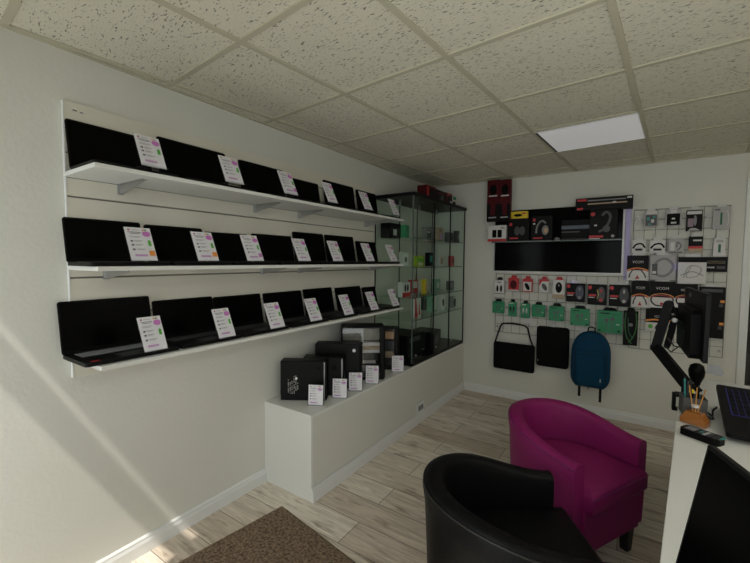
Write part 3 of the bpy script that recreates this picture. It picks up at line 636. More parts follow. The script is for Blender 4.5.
gr = [(492.5,301.5,504,313),(508.5,302,516,316),(521,303.5,529,318),(532,305,544.5,317),(549,306.5,563.5,321),(570.5,309,589,325.5),(597.5,311,621.5,333)]
gt = ['leftmost green box in lower grid row above the shoulder bag','narrow green box, second in lower grid row','narrow green box with pale picture, third in lower grid row','green earphone box, fourth in lower grid row','medium green earphone box above the laptop sleeve','green earphone box left of the largest green one','largest green earphone box, above and right of backpack']
for i, (rc, tx) in enumerate(zip(gr, gt)):
    f = ga() if i not in (1, 2) else [('r',.1,.88,.6,.94,boxw),('e',.3,.5,.1,.2,boxw if i == 2 else blk),('e',.68,.5,.1,.2,boxw if i == 2 else blk),('l',[(.3,.5),(.35,.12)],.004,ink),('l',[(.68,.5),(.63,.12)],.004,ink)]
    pack(rc, [.02,.025,.03,.035,.045,.05,.05][i], 'earphone_box', tx, 'box', grn, f, G2, 'black')
pack((624,311,637,345.5), .02, 'controller_pack', 'tall black pack with bright green swirl beside the green boxes', 'pack', blackc, [('l',[(.15,.95),(.1,.6),(.25,.25),(.6,.05)],.009,mat('swirl_green',(.025,.13,.025),.5)),('l',[(.85,.95),(.9,.6),(.75,.3),(.4,.08)],.009,mat('swirl_green',(.025,.13,.025),.5)),('e',.5,.6,.16,.05,grey),('l',[(.3,.8),(.4,.4),(.7,.2)],.006,dgrn)], G2)
G3 = 'cable packs on the tall wire grid'
vc = lambda s=1: [('r',0,0,1,.40,boxw),('t','VCOM',.5,.74,.10,boxw,.5),('l',[(.02,.40),(.2,.46),(.5,.50),(.8,.46),(.98,.40)],.008,orange),('l',[(.02,.36),(.2,.42),(.5,.46),(.8,.42),(.98,.36)],.006,redm),('l',[(.12,.10),(.15,.25),(.28,.42)],.010,cable),('l',[(.88,.10),(.82,.25),(.62,.45)],.010,cable),('p',[(.40,.06),(.60,.06),(.56,.14),(.53,.14),(.53,.20),(.47,.20),(.47,.14),(.44,.14)],redm)]
vl = [('r',0,0,1,.40,boxw),('t','VCOM',.5,.74,.10,boxw,.5),('l',[(.04,.42),(.2,.50),(.5,.54),(.8,.50),(.96,.42)],.006,orange),('l',[(.5,.08),(.25,.10),(.08,.25),(.12,.42),(.4,.50),(.7,.48),(.92,.38),(.90,.2),(.7,.08),(.5,.08)],.012,cable),('l',[(.06,.38),(.3,.46),(.7,.46),(.94,.38)],.005,redm),('e',.5,.16,.07,.05,redm)]
pack((627.5,255.5,648,280.3), .012, 'cable_pack', 'black and white cable pack at left of upper cable row', 'pack', blackc, vc(), G3, 'white')
pack((650.5,255,675,280), .012, 'cable_pack', 'clear pouch with coiled grey network cable', 'pack', greybar, [('l',[(.5,.15),(.2,.3),(.25,.7),(.6,.85),(.9,.6),(.8,.3),(.5,.15)],.02,grey),('r',.08,.2,.3,.65,dgrey),('r',.1,.25,.25,.35,boxw)], G3, 'white')
pack((678.6,257,706,283.6), .012, 'cable_pack', 'clear bag of white cable under a black header card', 'pack', boxw, [('r',0,.80,1,1,blackc),('l',[(.2,.2),(.4,.65),(.8,.6),(.7,.3),(.3,.25),(.5,.7)],.010,greybar),('l',[(.1,.3),(.5,.45),(.9,.3)],.006,grey)], G3, 'white')
pack((706.6,257,727,272), .012, 'cable_pack', 'wide dark pack with olive and red print at right grid edge', 'pack', blackc, [('r',.05,.55,.9,.75,mat('olive_print',(.06,.07,.03),.5)),('l',[(.1,.7),(.4,.6),(.8,.7)],.006,dred),('r',.05,.25,.4,.35,greybar),('r',.5,.2,.9,.4,dgrey)], G3, 'white')
pack((632,281,648.4,307), .012, 'cable_pack', 'black and white cable pack in middle row left, beside mouse box', 'pack', blackc, vc(), G3, 'black')
pack((650,281.5,674.4,308), .012, 'cable_pack', 'cable pack with looped black cable on white, middle row', 'pack', blackc, vl, G3, 'white')
pack((675.5,284,697,308), .012, 'cable_pack', 'cable pack partly behind the arm monitor, middle row', 'pack', blackc, vl, G3, 'white')
pack((646,309,665.5,331), .012, 'cable_pack', 'black and white cable pack with orange band, lowest row', 'pack', blackc, [('r',0,0,1,.38,boxw),('t','VCOM',.62,.66,.1,boxw,.4),('l',[(.02,.46),(.5,.52),(.98,.46)],.014,orange),('e',.25,.2,.12,.1,green),('l',[(.5,.1),(.6,.3),(.9,.3)],.01,cable)], G3, 'black')
pack((668,309,682,331), .012, 'cable_pack', 'dark cable pack hanging behind the monitor arm, lowest row', 'pack', blackc, vc(), G3, 'black')
t = pack((699.5,287,723,338), .025, 'toolkit_pack', 'large black pack with orange tipped tools hanging behind the monitor', 'pack', blackc, [('r',.1,.9,.9,.96,dgrey)], G3, 'white')
W = .145
for z in (.30, .12):
    MB().box((.052,-.018,z-.010),(.078,-.008,z+.010),orange).box((.046,-.016,z-.045),(.070,-.008,z-.018),dgrey).build('tool_handle', t, label='orange tool handle')
G4 = 'small gadget packs on the tall wire grid'
pack((644.5,211,658,226.5), .02, 'adapter_pack', 'grey blister of small teal and white adapters, top grid row', 'pack', greybar, [('r',.1,.05,.9,.75,dgrey),('e',.3,.5,.12,.1,teal),('e',.6,.35,.12,.12,boxw),('e',.7,.6,.1,.08,teal),('r',.3,.1,.5,.2,teal),('r',.15,.8,.9,.98,boxw)], G4, 'white')
pack((666,209.5,681,226), .02, 'adapter_pack', 'clear blister holding a square black adapter, top grid row', 'pack', greybar, [('r',.08,.05,.92,.75,blk),('r',.4,.4,.6,.5,boxw),('r',.35,.15,.7,.25,boxw),('r',.3,.8,.7,.98,boxw)], G4, 'white')
pack((686.8,210,702,231), .02, 'adapter_pack', 'dark blister with pinkish gadget and white header, top grid row', 'pack', blackc, [('r',.1,.2,.45,.6,mat('mauve_print',(.25,.17,.22),.5)),('e',.55,.5,.1,.25,grey),('r',.05,.8,.95,.95,boxw),('p',[(.1,.02),(.9,.02),(.6,.14),(.3,.14)],greybar)], G4, 'white')
pack((713.5,207,730,229), .02, 'stylus_pack', 'pale clear blister with a green stylus at grid corner', 'pack', greybar, [('r',.42,.2,.54,.75,dgrn),('r',.1,.85,.4,.92,ink),('l',[(.8,.85),(.9,.5),(.85,.15)],.004,boxw)], G4, 'white')
pack((632.5,240,645.3,253), .02, 'adapter_pack', 'arched white and black clip pack, leftmost of second row', 'pack', boxw, [('l',[(.05,.35),(.3,.65),(.7,.7),(.95,.4)],.014,blk),('r',.2,.15,.8,.4,greybar),('r',.25,.2,.75,.32,blk)], G4, 'white')
pack((650.3,240,665,253), .02, 'adapter_pack', 'arched white and black clip pack, second of second row', 'pack', boxw, [('l',[(.05,.35),(.3,.65),(.7,.7),(.95,.4)],.014,blk),('r',.2,.15,.8,.4,greybar),('r',.25,.2,.75,.32,blk)], G4, 'white')
pack((668.6,238.5,683.2,253.5), .02, 'adapter_pack', 'grey blister with white plug and coiled lead, second row', 'pack', greybar, [('r',.15,.2,.42,.75,boxw),('l',[(.6,.2),(.85,.5),(.6,.75),(.55,.4)],.008,ink),('r',.05,.05,.95,.12,dgrey)], G4, 'white')
pack((689,236.5,702.5,252), .012, 'cable_pack', 'small black pack with red and cream lower stripe, second row', 'pack', blackc, [('r',0,0,1,.22,tan),('r',0,.22,1,.38,redm),('r',.3,.7,.9,.8,boxw)], G4, 'white')
pack((714,238,725,256), .02, 'stylus_pack', 'narrow white pack with green stylus below the wider one', 'pack', boxw, [('r',.4,.2,.62,.65,dgrn),('r',.2,.75,.8,.9,greybar)], G4, 'white')
for (cx, cz, tx) in ((638.5,221,'small white star shaped sticker pack at left grid top'), (709.5,218,'small white diamond shaped sticker pack between top row packs')):
    a = on(cx, cz, 'Y', -.03); t = thing('sticker_pack', tx, 'pack', (a.x, -.032, a.z), 0, G4)
    MB().prism([(-.028,0),(-.006,-.012),(0,-.034),(.006,-.012),(.026,0),(.006,.012),(0,.034),(-.006,.012)], -.004, .004, boxw).build('card', t)
    MB().tube([(0,-.008,0),(0,.004,0)], .004, dgrey, 8).build('centre_hole', t)

for (px, py, w_, h_, tx) in ((528.5,320,.07,.075,'white paper tag hanging on the grid above the laptop sleeve'), (555,325,.055,.03,'white paper tag on the grid right above the sleeve handle'), (584,330.5,.07,.04,'white paper tag on the grid left of the backpack loop'), (612,308,.06,.03,'white paper tag under the glossy grey mouse box'), (545,303.5,.05,.03,'white paper tag above the fourth green box')):
    a = on(px, py, 'Y', -.032); t = thing('price_tag', tx, 'tag', (a.x, -.0, a.z-h_/2), 0, 'loose white tags on the wide wire grid')
    MB().box((-w_/2,-.034,0),(w_/2,-.0325,h_),boxw).build('ticket', t); MB().tube([(0,-.021,h_-.005),(0,-.034,h_-.005)], .002, wire, 6).build('hook', t)
# ------------------------------------------------------------------ bags
def soft_slab(outline_w, outline_h, depth, r, m, name, parent, loc=(0,0,0), belly=.5, nx=20, nz=24):
    """pillowy rounded slab, front -y, bottom at z=0"""
    bm = bmesh.new(); 
    out = MB(); vs = []; fs = []
    def shape(u, v):      # u,v in -1..1
        x = u*outline_w/2; z = v*outline_h/2
        # squash the corners
        a = outline_w/2-r; b = outline_h/2-r
        if abs(x) > a and abs(z) > b:
            dx = abs(x)-a; dz = abs(z)-b; mx = max(dx, dz); l = sqrt(dx*dx+dz*dz)
            if l > 0: k = mx/l; x = math.copysign(a+dx*k, x); z = math.copysign(b+dz*k, z)
        return x, z
    for side in (-1, 1):
        for j in range(nz+1):
            for i in range(nx+1):
                u = -1+2*i/nx; v = -1+2*j/nz; x, z = shape(u, v)
                e = (1-abs(u)**4)*(1-abs(v)**4)
                y = side*depth/2*(.35+.65*max(0,e)**belly if max(abs(u),abs(v)) < 1 else .35)
                vs.append((x, y, z+outline_h/2))
    n = (nx+1)*(nz+1); idx = lambda s_, i, j: s_*n+j*(nx+1)+i
    for j in range(nz):
        for i in range(nx):
            fs.append((idx(0,i,j), idx(0,i+1,j), idx(0,i+1,j+1), idx(0,i,j+1))); fs.append((idx(1,i,j), idx(1,i,j+1), idx(1,i+1,j+1), idx(1,i+1,j)))
    per = [(i,0) for i in range(nx)]+[(nx,j) for j in range(nz)]+[(i,nz) for i in range(nx,0,-1)]+[(0,j) for j in range(nz,0,-1)]
    for k in range(len(per)):
        a = per[k]; b = per[(k+1) % len(per)]; fs.append((idx(0,*a), idx(1,*a), idx(1,*b), idx(0,*b)))
    out.add(vs, fs, m, None, True); bm.free()
    return out.build(name, parent, loc=loc)
# shoulder bag
a = on(494,341,'Y',-.07); b = on(534,372,'Y',-.07); zt = on(514,343.5,'Y',-.07).z; zb = on(514,370.5,'Y',-.07).z; cx = (a.x+b.x)/2; W = b.x-a.x
t = thing('shoulder_bag', 'black laptop shoulder bag hanging by its strap from wire grid', 'bag', (cx, -.065, zb))
soft_slab(W, zt-zb, .06, .02, cloth, 'body', t)
MB().tube([(-W/2+.012,-.031,(zt-zb)*.80),(W/2-.012,-.031,(zt-zb)*.80)], .002, strapm, 6).build('zip', t)
h = zt-zb
sp = [(-W/2+.008,0,h-.02),(-W/2+.03,0,h+.06),(-W/2+.065,0,h+.17),(-W/2+.085,.005,h+.197),(-.02,.01,h+.208),(W/2-.11,.008,h+.195),(W/2-.075,.004,h+.175),(W/2-.045,0,h+.06),(W/2-.012,0,h-.02)]
sm = MB()
for i in range(len(sp)-1):
    A = Vector(sp[i]); B = Vector(sp[i+1]); d = (B-A).normalized(); n = Vector((0,1,0)).cross(d).normalized()*.008; y = Vector((0,.003,0))
    q = [A-n-y,A+n-y,B+n-y,B-n-y,A-n+y,A+n+y,B+n+y,B-n+y]; sm.add(q, [(0,1,2,3),(7,6,5,4),(0,4,5,1),(1,5,6,2),(2,6,7,3),(3,7,4,0)], strapm)
sm.build('strap', t)
MB().box((-W/2-.002,-.008,h-.05),(-W/2+.014,.008,h-.02),grey).build('buckle', t); MB().box((-.03,-.006,h+.20),(.03,.014,h+.212),strapm).build('shoulder_pad', t)
# laptop sleeve
a = on(537,327,'Y',-.06); b = on(568.5,366,'Y',-.06); zt = on(553,327,'Y',-.06).z; zb = on(553,367.5,'Y',-.06).z; W = b.x-a.x; h = zt-zb
t = thing('laptop_sleeve', 'black upright laptop sleeve hanging between shoulder bag and blue backpack', 'bag', ((a.x+b.x)/2, -.055, zb))
soft_slab(W, h, .045, .03, cloth, 'body', t)
MB().box((-.02,-.004,h-.004),(.02,.016,h+.03),boxw).build('hang_tab', t); MB().box((-W/2+.015,-.022,.05),(-W/2+.022,-.0195,.065),greybar).build('tag', t)
# backpack
a = on(571,350,'Y',-.15); b = on(611,350,'Y',-.15); zt = on(591,332,'Y',-.15).z; zb = on(591,388,'Y',-.15).z; W = (b.x-a.x)*1.0; h = zt-zb; cx = (a.x+b.x)/2
t = thing('backpack', 'teal blue backpack with black straps hanging from the wire grid', 'backpack', (cx, -.105, zb))
def bp_shape(W, h, D, m, name, loc, top=.55):
    nx, nz = 24, 30; vs = []; fs = []
    for side in (-1, 1):
        for j in range(nz+1):
            v = j/nz; 
            if v > top: k = (v-top)/(1-top); hw = W/2*(1-k**2.6*.999)**.5*(.985)+.001
            elif v < .22: k = 1-v/.22; hw = W/2*(1-.30*k**2.4)
            else: hw = W/2*(1-.015*abs(v-.4))
            for i in range(nx+1):
                u = -1+2*i/nx; e = (1-abs(u)**5)*(1-abs(2*v-1)**6)
                vs.append((u*hw, side*D/2*(.5+.5*max(0,e)**.6), v*h))
    n = (nx+1)*(nz+1); idx = lambda s_, i, j: s_*n+j*(nx+1)+i
    for j in range(nz):
        for i in range(nx): fs.append((idx(0,i,j), idx(0,i+1,j), idx(0,i+1,j+1), idx(0,i,j+1))); fs.append((idx(1,i,j), idx(1,i,j+1), idx(1,i+1,j+1), idx(1,i+1,j)))
    per = [(i,0) for i in range(nx)]+[(nx,j) for j in range(nz)]+[(i,nz) for i in range(nx,0,-1)]+[(0,j) for j in range(nz,0,-1)]
    for k in range(len(per)):
        a_ = per[k]; b_ = per[(k+1) % len(per)]; fs.append((idx(0,*a_), idx(1,*a_), idx(1,*b_), idx(0,*b_)))
    return MB().add(vs, fs, m, None, True).build(name, t, loc=loc)
bp_shape(W, h, .13, bluebag, 'body', (0,0,0))
bp_shape(W*.74, h*.62, .05, bluebag, 'front_pocket', (0,-.055,.02), top=.93)
pk = [(x*W*.40,-.070,z*h) for x, z in ((-1,.10),(-1.02,.45),(-.98,.66),(-.8,.80),(-.4,.88),(0,.90),(.4,.88),(.8,.80),(.98,.66),(1.02,.45),(1,.10))]
MB().tube(pk, .0035, bluebag2, 6).build('piping', t); MB().tube([(-W*.34,-.082,h*.62),(W*.34,-.082,h*.62)], .003, bluebag2, 6).build('zip', t)
MB().box((W*.26,-.082,h*.14),(W*.29,-.078,h*.20),greybar).build('tag', t, label='tiny pale tag')
MB().tube([(-.03,0,h-.01),(-.026,0,h+.03),(0,0,h+.04),(.026,0,h+.03),(.03,0,h-.01)], .006, strapm, 8).build('carry_loop', t)
for sx in (-1, 1):
    x = sx*W*.27+ (0.0)
    MB().box((x-.011,.02,-.14 if sx>0 else -.115),(x+.011,.026,.03),strapm).build('strap', t)
MB().tube([(-.02,.02,.01),(-.005,.02,-.03),(-.02,.025,-.035)], .004, strapm, 6).build('strap_end', t)
t = thing('grid_hook', 'white plastic hook holding up the blue backpack', 'hook', (cx+.005, -.03, zt+.03))
MB().tube([(-.02,.006,.012),(-.02,-.035,.02),(-.015,-.06,.03),(0,-.07,.036),(.018,-.06,.03),(.022,-.03,.0),(.022,.0,-.01)], .005, boxw, 8).build('hook', t)

# ------------------------------------------------------------------ tub chairs
def tub_chair(corner_near, facing, leather, seam, label, side, W=.56, D=.51, hb=.665, hf=.578):
    # corner: world position of a front arm corner; side=+1: it is the local +x corner
    fa = facing; rz = fa+pi/2; Rm = Matrix.Rotation(rz, 4, 'Z')
    off = Rm @ Vector((side*W/2, -D/2, 0)); c = Vector((corner_near[0], corner_near[1], 0))-off
    t = thing('tub_armchair', label, 'armchair', c, rz)
    th = .066; N = 56; ring = []
    hw = W/2-th/2; rad_y = .30
    L1 = D-th/2-rad_y                      # straight part length
    path = []
    for i in range(10): path.append((-hw, -D/2+L1*i/10))
    for i in range(37):
        a = pi-pi*i/36; path.append((hw*cos(a), -D/2+L1+rad_y*abs(sin(a))**.92))
    for i in range(1, 11): path.append((hw, -D/2+L1*(1-i/10)))
    n = len(path); vs = []; fs = []; prof_n = 0; topline = []
    for i, (x, y) in enumerate(path):
        x0, y0 = path[max(i-1,0)]; x1, y1 = path[min(i+1,n-1)]; tx, ty = x1-x0, y1-y0; l = sqrt(tx*tx+ty*ty); nx_, ny_ = -ty/l, tx/l   # outward normal (left of travel)
        k = (y+D/2)/D; hh = hf+(hb-hf)*(k*k*(3-2*k)); fl = .018*k
        prof = [(-th/2, .40), (-th/2, .16), (th/2-.012, .16), (th/2, .30), (th/2+.004+fl*.6, hh-.09), (th/2+.006+fl, hh-.03), (th/2-.006+fl, hh-.006), (.010+fl, hh), (-.012+fl, hh-.001), (-th/2+.006+fl*.6, hh-.010), (-th/2+fl*.4, hh-.035), (-th/2, hh-.12)]
        prof_n = len(prof)
        for d, z in prof: vs.append((x+nx_*d, y+ny_*d, z))
        topline.append((x+nx_*(th/2+.002+fl), y+ny_*(th/2+.002+fl), hh-.016))
    for i in range(n-1):
        for k in range(prof_n): fs.append((i*prof_n+k, i*prof_n+(k+1) % prof_n, (i+1)*prof_n+(k+1) % prof_n, (i+1)*prof_n+k))
    fs = [f[::-1] for f in fs]
    m = MB().add(vs, fs, leather, None, True); m.add(vs, [tuple(range(prof_n)), tuple((n-1)*prof_n+k for k in range(prof_n-1,-1,-1))], leather)
    sh_ = m.build('shell', t, bevel=.008, seg=3)
    MB().tube(topline, .0035, seam, 6).build('piping', t)
    # seat cushion
    hi = W/2-th+.004
    ps = [(-hi, -D/2-.018), (hi, -D/2-.018)]
    ps = [(hi, -D/2-.02+.02), (hi, -D/2+L1)]+[(hi*cos(pi*i/16), -D/2+L1+(rad_y-th/2)*sin(pi*i/16)) for i in range(1, 16)]+[(-hi, -D/2+L1), (-hi, -D/2)]
    fp = [(-hi, -D/2-.045), (hi, -D/2-.045)]
    poly = fp+ps[1:-1]
    vs = []; lv = [(.362,.985),(.372,1),(.425,1),(.445,.985),(.455,.94),(.462,.7),(.464,.0)]
    cxy = (0, -.02); q = len(poly); fs = []
    for z, k in lv: 
        for (x, y) in poly: vs.append((cxy[0]+(x-cxy[0])*k, cxy[1]+(y-cxy[1])*k, z))
    for j in range(len(lv)-1):
        for i in range(q): fs.append((j*q+i, j*q+(i+1) % q, (j+1)*q+(i+1) % q, (j+1)*q+i))
    MB().add(vs, fs, leather, None, True).add(vs[:q], [tuple(range(q-1,-1,-1))], leather).build('seat_cushion', t, bevel=.004)
    MB().tube([(x, y, .434) for x, y in [(-hi+.004,-D/2-.046),(0,-D/2-.046),(hi-.004,-D/2-.046)]], .0035, seam, 6).build('seat_seam', t)
    MB().box((-hi-.002,-D/2-.012,.155),(hi+.002,D/2-.09,.362),leather).build('front_apron', t, bevel=.006)
    for sx in (-1, 1):
        for sy in (-1, 1):
            x = sx*(W/2-.06); y = sy*(D/2-.045) if sy < 0 else D/2-.13
            lg = MB(); a_, b_ = .027, .019
            v8 = [(x-b_,y-b_,0),(x+b_,y-b_,0),(x+b_,y+b_,0),(x-b_,y+b_,0),(x-a_,y-a_,.157),(x+a_,y-a_,.157),(x+a_,y+a_,.157),(x-a_,y+a_,.157)]
            lg.add(v8, [(0,3,2,1),(4,5,6,7),(0,1,5,4),(1,2,6,5),(2,3,7,6),(3,0,4,7)], legm).build('leg', t, bevel=.002)
    return t
tub_chair((2.06, -1.83), radians(-28), mleather, mseam, 'magenta leather tub armchair with black legs facing the white desk', +1)
tub_chair((1.700, -2.40), radians(33), bleather, bseam, 'black leather tub armchair in front of the magenta one', +1, D=.54, hb=.69)

# ------------------------------------------------------------------ door mat
def matmat():
    m = mat('brown_mat', (.20, .145, .10), .95, spec=.1, noise=(75, 1.6), bump=(150, 1)); return m
E_ = MB(); mm = matmat(); rimm = mat('mat_rim', (.05,.04,.03), .8)
ea = Vector((.631,-.096,0)).normalized(); eb = Vector((-.096,-.631,0)).normalized()
Tm = Matrix(((ea.x,eb.x,0,.298),(ea.y,eb.y,0,-2.621),(0,0,1,0),(0,0,0,1)))
th_ = thing('door_mat', 'speckled brown entrance mat lying on the wood floor', 'mat', (.298,-2.621,0), atan2(ea.y, ea.x))
MB().box((.012,-1.10,.001),(.85,-.012,.011),mm).build('pile', th_, bevel=.003)
MB().box((0,-1.112,.0005),(.862,0,.006),mm).build('rim', th_, bevel=.002)

# ------------------------------------------------------------------ desk
e0 = Vector((2.05,-3.035,.75)); e1 = Vector((2.17,-1.867,.75)); dr = (e1-e0).normalized()
far = e0+dr*((-1.12-e0.y)/dr.y); near = e0+dr*((-3.85-e0.y)/dr.y)
t = thing('desk', 'long white counter desk along the right side of the room', 'desk', (far.x+.35, -2.4, 0))
ox, oy = far.x+.35, -2.4
P = [(near.x,near.y),(2.85,near.y),(2.85,far.y),(far.x,far.y)]
dv = [(x-ox,y-oy,.722) for x,y in P]+[(x-ox,y-oy,.75) for x,y in P]
FC = [(0,3,2,1),(4,5,6,7),(0,1,5,4),(1,2,6,5),(2,3,7,6),(3,0,4,7)]
MB().add(dv, FC, white_m).build('desktop', t, bevel=.002)
P2 = [(near.x+.03,near.y+.02),(near.x+.05,near.y+.02),(far.x+.05,far.y-.02),(far.x+.03,far.y-.02)]
MB().add([(x-ox,y-oy,0) for x,y in P2]+[(x-ox,y-oy,.722) for x,y in P2], FC, white_m).build('front_panel', t)
MB().box((far.x+.06-ox,far.y-.04-oy,0),(2.85-ox,far.y-.02-oy,.722),white_m).build('end_panel', t)
MB().box((near.x+.06-ox,near.y+.02-oy,0),(2.85-ox,near.y+.04-oy,.722),white_m).build('end_panel', t)
# monitor on an arm (back towards the shop)
t = thing('arm_monitor', 'black flat monitor on arm seen from behind above desk', 'monitor', (2.262,-1.42,.975), radians(92))
mw, mh = .64, .335
MB().prism(rrect(mw, mh, .006, cz=mh/2), -.014, .004, blk2).build('panel_housing', t, bevel=.002)
MB().prism(rrect(mw-.16, mh*.74, .03, cz=mh*.36), .004, .045, blk).build('rear_casing', t, bevel=.012, seg=3)
MB().prism(rrect(mw-.014, mh-.03, .003, n=2, cz=mh/2+.006), -.0150, -.0142, scr).build('screen', t)
MB().box((.10,.0042,mh*.86),(.16,.0048,mh*.93),grey).build('rear_badge', t, label='small grey rear badge')
# monitor arm
t = thing('monitor_arm', 'black jointed monitor arm clamped to the desk edge', 'monitor arm', (2.235,-1.56,.75))
b0 = Vector((2.235,-1.56,.75)); 
def dpt(x, y, dep): return CP+ray(x, y)*dep-b0
el = dpt(656,347,2.28); up_ = dpt(669,303,2.22); mt = Vector((2.215,-1.42,1.12))-b0; bs = Vector((0,0,.06))
MB().box((-.05,-.035,.0),(.05,.035,.012),blk2).lathe([(.026,.012),(.026,.05),(.02,.09)],blk2,20).build('base', t, bevel=.002)
MB().box((-.062,-.02,-.075),(-.046,.02,.012),blk2).box((-.062,-.02,-.080),(-.02,.02,-.066),blk2).build('clamp', t, bevel=.002)
def bar(a, b, w_, d_, m, name):
    a = Vector(a); b = Vector(b); z = (b-a).normalized(); x = Vector((.2,1,0)).cross(z).normalized(); y = z.cross(x); R_ = Matrix((x,y,z)).transposed().to_4x4(); l = (b-a).length
    return MB().prism(rrect(w_, l+w_*.6, w_*.45, cz=l/2), -d_/2, d_/2, m, Matrix.Translation(a) @ R_).build(name, t, bevel=.004)
bar(bs, el, .05, .045, blk2, 'lower_arm'); bar(el, up_, .046, .042, blk2, 'upper_arm')
el2 = el+Vector((.05,-.04,.02)); bar(el2, dpt(675,318,2.15), .03, .035, blk2, 'strut')
MB().tube([dpt(675,318,2.15), mt], .014, blk2, 12).build('head_joint', t)
MB().lathe([(.012,0),(.014,.01),(.008,.016)], boxw, 14, Matrix.Translation(dpt(674.5,320,2.10)) @ Matrix.Rotation(pi/2,4,'X')).build('joint_cap', t, label='white joint cap')
MB().tube([dpt(668,338,2.18), dpt(674,346,2.15), dpt(684,348,2.15), dpt(690,330,2.0)], .004, cable, 6).tube([dpt(664,345,2.2), dpt(671,352,2.15), dpt(681,345,2.1), dpt(684,330,2.05)], .0035, cable, 6).build('cables', t)
MB().tube([up_, mt+Vector((-.01,.10,.03)), mt+Vector((.0,.02,.0))], .012, blk2, 10).build('head_link', t)
# webcam / round black stand with a paper tag
c = on(690,392,'Z',.75)
t = thing('round_speaker', 'round black speaker ball on the desk behind the pen pot', 'speaker', (c.x+.03, -1.40, .75))
MB().lathe([(.026,0),(.03,.008),(.014,.02),(.022,.05),(.034,.08),(.038,.11),(.030,.14),(.012,.152)], blk, 24).build('body', t)
t2 = thing('paper_tag', 'small curled paper slip beside the round black speaker', 'paper', (c.x+.065, -1.46, .868), radians(20), rot=(0,0,0))
MB().prism([(-.002,0),(.06,-.008),(.068,.012),(.05,.05),(.0,.05)], -.0006, .0006, mat('paper_grey',(.35,.35,.36),.7)).build('slip', t2)
# keyboard slab
a, b = on(716,384,'Z',.87), on(726.5,433,'Z',.785)
t = thing('backlit_keyboard', 'tilted black keyboard deck with blue lit keys on the white desk', 'keyboard', (0,0,0))
ux = Vector((1,.0,0)); far_l = a; near_l = b; wd = .38
vy = (far_l-near_l); ly = vy.length; vy.normalize(); ux = (ux-vy*ux.dot(vy)).normalized(); uz = ux.cross(vy)
t.location = near_l; t.rotation_euler = Matrix((ux,vy,uz)).transposed().to_euler()
MB().prism(rrect(wd, ly, .014, cx=wd/2, cz=ly/2), 0, .018, blk2, Matrix(((1,0,0,0),(0,0,1,0),(0,-1,0,0),(0,0,0,1)))).build('base', t, bevel=.003)
kb = MB(); kg = MB()
kg.box((.03,ly*.36,.0002),(wd-.02,ly*.93,.0008),bluek)
for r_ in range(6):
    for c_ in range(15):
        x = .033+c_*.0215; y = ly*.37+r_*(ly*.56/6); kb.box((x+.001,y+.001,.0008),(x+.0195,y+ly*.56/6-.0022,.0028),blk2)
kg.build('backlight', t, label='blue glow between the keys'); kb.build('keys', t)
MB().box((.09,.05,.0002),(.22,ly*.30,.001),key_m).box((.10,.055,.001),(.16,.082,.0014),paper).build('touchpad', t)
rs = MB(); 
fz = far_l.z-.02-.75
st = thing('wedge_stand', 'low black wedge stand holding up the back of the keyboard deck', 'stand', (near_l.x+.19, (near_l.y+far_l.y)/2+.03, .75))
yy0 = -ly*.36; yy1 = ly*.36; slope = (far_l.z-near_l.z)/max(.01, (far_l.y-near_l.y)); zc = (near_l.z+(far_l.y-near_l.y)/2*slope)-.75-.0245+.03*slope
MB().prism([(yy0,0),(yy1,0),(yy1,zc+yy1*slope),(yy0,max(.002,zc+yy0*slope))], -.14, .14, blk2, RZ(pi/2) @ Matrix.Identity(4)).build('wedge', st)
# pen holder
c0 = on(681,417,'Z',.75); c1 = on(706,419,'Z',.75)
t = thing('pen_holder', 'smoky mesh pen holder with pens at the desk edge', 'pen holder', ((c0.x+c1.x)/2+.002, -1.835, .75), radians(6))
smoke = mat('pot_grey', (.09,.085,.08), .5, noise=(300,.7)); s_ = .044
MB().box((-s_,-s_,0),(s_,s_,.004),dgrey).box((-s_,-s_,.004),(-s_+.003,s_,.085),smoke).box((s_-.003,-s_,.004),(s_,s_,.085),smoke).box((-s_+.003,-s_,.004),(s_-.003,-s_+.003,.085),smoke).box((-s_+.003,s_-.003,.004),(s_-.003,s_,.085),smoke).build('pot', t)
for i, (x, y, dx, dy, hh, m, nm) in enumerate(((-.03,.02,-.02,.015,.15,teal,'teal pen'),(-.02,.0,-.008,.01,.14,dgrey,'dark grey pen'),(.0,.02,.0,.02,.13,blk,'black pen'),(.02,.01,.012,.015,.12,blk,'black marker'),(-.01,-.02,-.012,-.005,.15,cable,'black pen'))):
    q = thing('pen', ['teal pen standing at left in the pen holder','dark grey pen in the pen holder behind teal one','black pen at the back of the pen holder','short black marker in the pen holder','black pen leaning at the front of pen holder'][i], 'pen', (0,0,0), 0, 'pens in the pen holder')
    wl = Vector(t.location)+Vector((x*.8,y*.8,.006)); q.location = wl
    MB().tube([(0,0,0),(dx*.4,dy*.4,hh)], .0042, m, 8).build('barrel', q); MB().tube([(dx*.4,dy*.4,hh),(dx*.41,dy*.41,hh+.008)], .0028, dgrey, 8).build('cap', q)
q = thing('orange_ball_pen', 'pen with round orange top in the pen holder', 'pen', Vector(t.location)+Vector((-.006,.004,.006)), 0, 'pens in the pen holder')
MB().tube([(0,0,0),(.0,0,.09)], .003, blk, 8).build('barrel', q); MB().lathe([(.002,-.011),(.009,-.007),(.012,0),(.009,.007),(.002,.011)], yel, 14, Matrix.Translation((0,0,.099))).build('ball_top', q, label='orange ball')
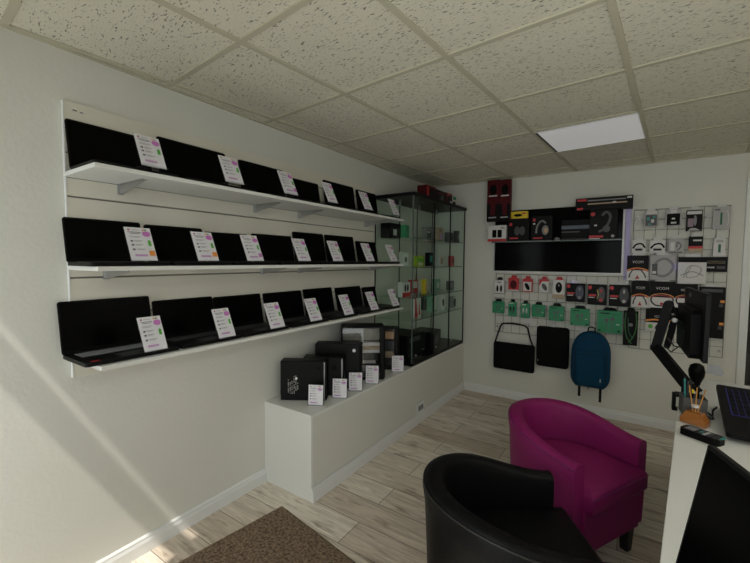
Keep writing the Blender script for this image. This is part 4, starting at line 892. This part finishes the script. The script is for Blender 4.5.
# reed diffuser
c0 = on(695,426,'Z',.75)
t = thing('reed_diffuser', 'triangular glass reed diffuser with amber liquid and wooden sticks', 'diffuser', (c0.x, c0.y+.02, .75), radians(-28))
MB().prism([(-.05,0),(.05,0),(.05,.025),(.014,.078),(-.014,.078),(-.05,.025)], -.024, .024, acryl).build('glass', t, bevel=.002)
MB().prism([(-.047,.003),(.047,.003),(.047,.024),(.026,.056),(-.026,.056),(-.047,.024)], -.021, .021, amber).build('amber_liquid', t)
MB().lathe([(.014,.078),(.014,.086)], boxw, 16).build('neck', t)
for dx, dy in ((-.028,.006),(.003,.0),(.032,.004)): MB().tube([(dx*.1,0,.03),(dx,dy,.165)], .0022, wood, 6).build('reed', t)
# cordless phone
p0 = on(685,428,'Z',.77); p1 = on(720,440.5,'Z',.77); d = p1-p0
t = thing('cordless_phone', 'black cordless phone with grey screen and teal keys on desk', 'phone', ((p0.x+p1.x)/2, (p0.y+p1.y)/2, .75), atan2(d.y, d.x)); l = d.length+.015
TP = Matrix(((1,0,0,0),(0,0,1,0),(0,-1,0,0),(0,0,0,1)))
MB().prism(rrect(l, .064, .018), -.028, -.001, blk, TP).build('handset', t, bevel=.006, seg=3)
MB().box((-l/2+.015,-.02,.0282),(-l/2+.05,.02,.0290),grey).build('screen', t)
k = MB()
for r_ in range(5):
    for c_ in range(3): k.box((-l/2+.062+r_*.0165,-.024+c_*.0165,.0282),(-l/2+.062+r_*.0165+.011,-.024+c_*.0165+.012,.0302),teal if (r_ == 0 and c_ == 1) or (r_ == 4 and c_ > 0) else (greybar if r_ == 1 else dgrey))
k.build('keypad', t)
# lead to the laptop
t = tag(MB().tube([(2.285,-1.79,.756),(2.285,-1.785,.756),(2.29,-1.80,.756),(2.30,-1.84,.756),(2.298,-1.88,.757),(2.288,-1.885,.756),(2.284,-1.86,.756)], .004, cable, 6).tube([(2.30,-1.84,.756),(2.305,-1.81,.775),(2.32,-1.80,.79)], .004, cable, 6).build('black_cable'), 'black lead looping on desk between pen holder and laptop', 'cable')
# customer-facing screen leaning back near the desk edge
A = on(707.4,443.8,'Z',1.1); Dd = on(750,477,'Z',1.1); dh = (Dd-A); dh.z = 0; dh.normalize()
dB = ray(674.7,563); tt = -((CP-A).dot(dh))/dB.dot(dh); Bp = CP+dB*tt; dn = (Bp-A).normalized()
nn = dn.cross(dh).normalized()        # screen normal
if nn.x > 0: nn = -nn
hh = (1.1-.757)/abs(dn.z); wd = .50
t = thing('customer_display', 'black screen leaning back at the desk edge in near corner', 'monitor', (0,0,0))
Rm = Matrix((dh, -nn, -dn)).transposed()   # x along top edge, -y = screen normal, z up along the panel
t.location = A+dn*hh; t.rotation_euler = Rm.to_euler()
MB().box((0,0,0),(wd,.016,hh),blk2).build('housing', t, bevel=.003)
MB().box((.008,-.0006,.012),(wd-.008,.0002,hh-.008),scr).build('screen', t)
MB().box((wd*.4,.016,-.0),(wd*.6,.03,hh*.5),blk2).build('stand_neck', t)
base = MB().box((wd*.3,.016,.022),(wd*.7,.09,.030),blk2).build('stand_foot', t)
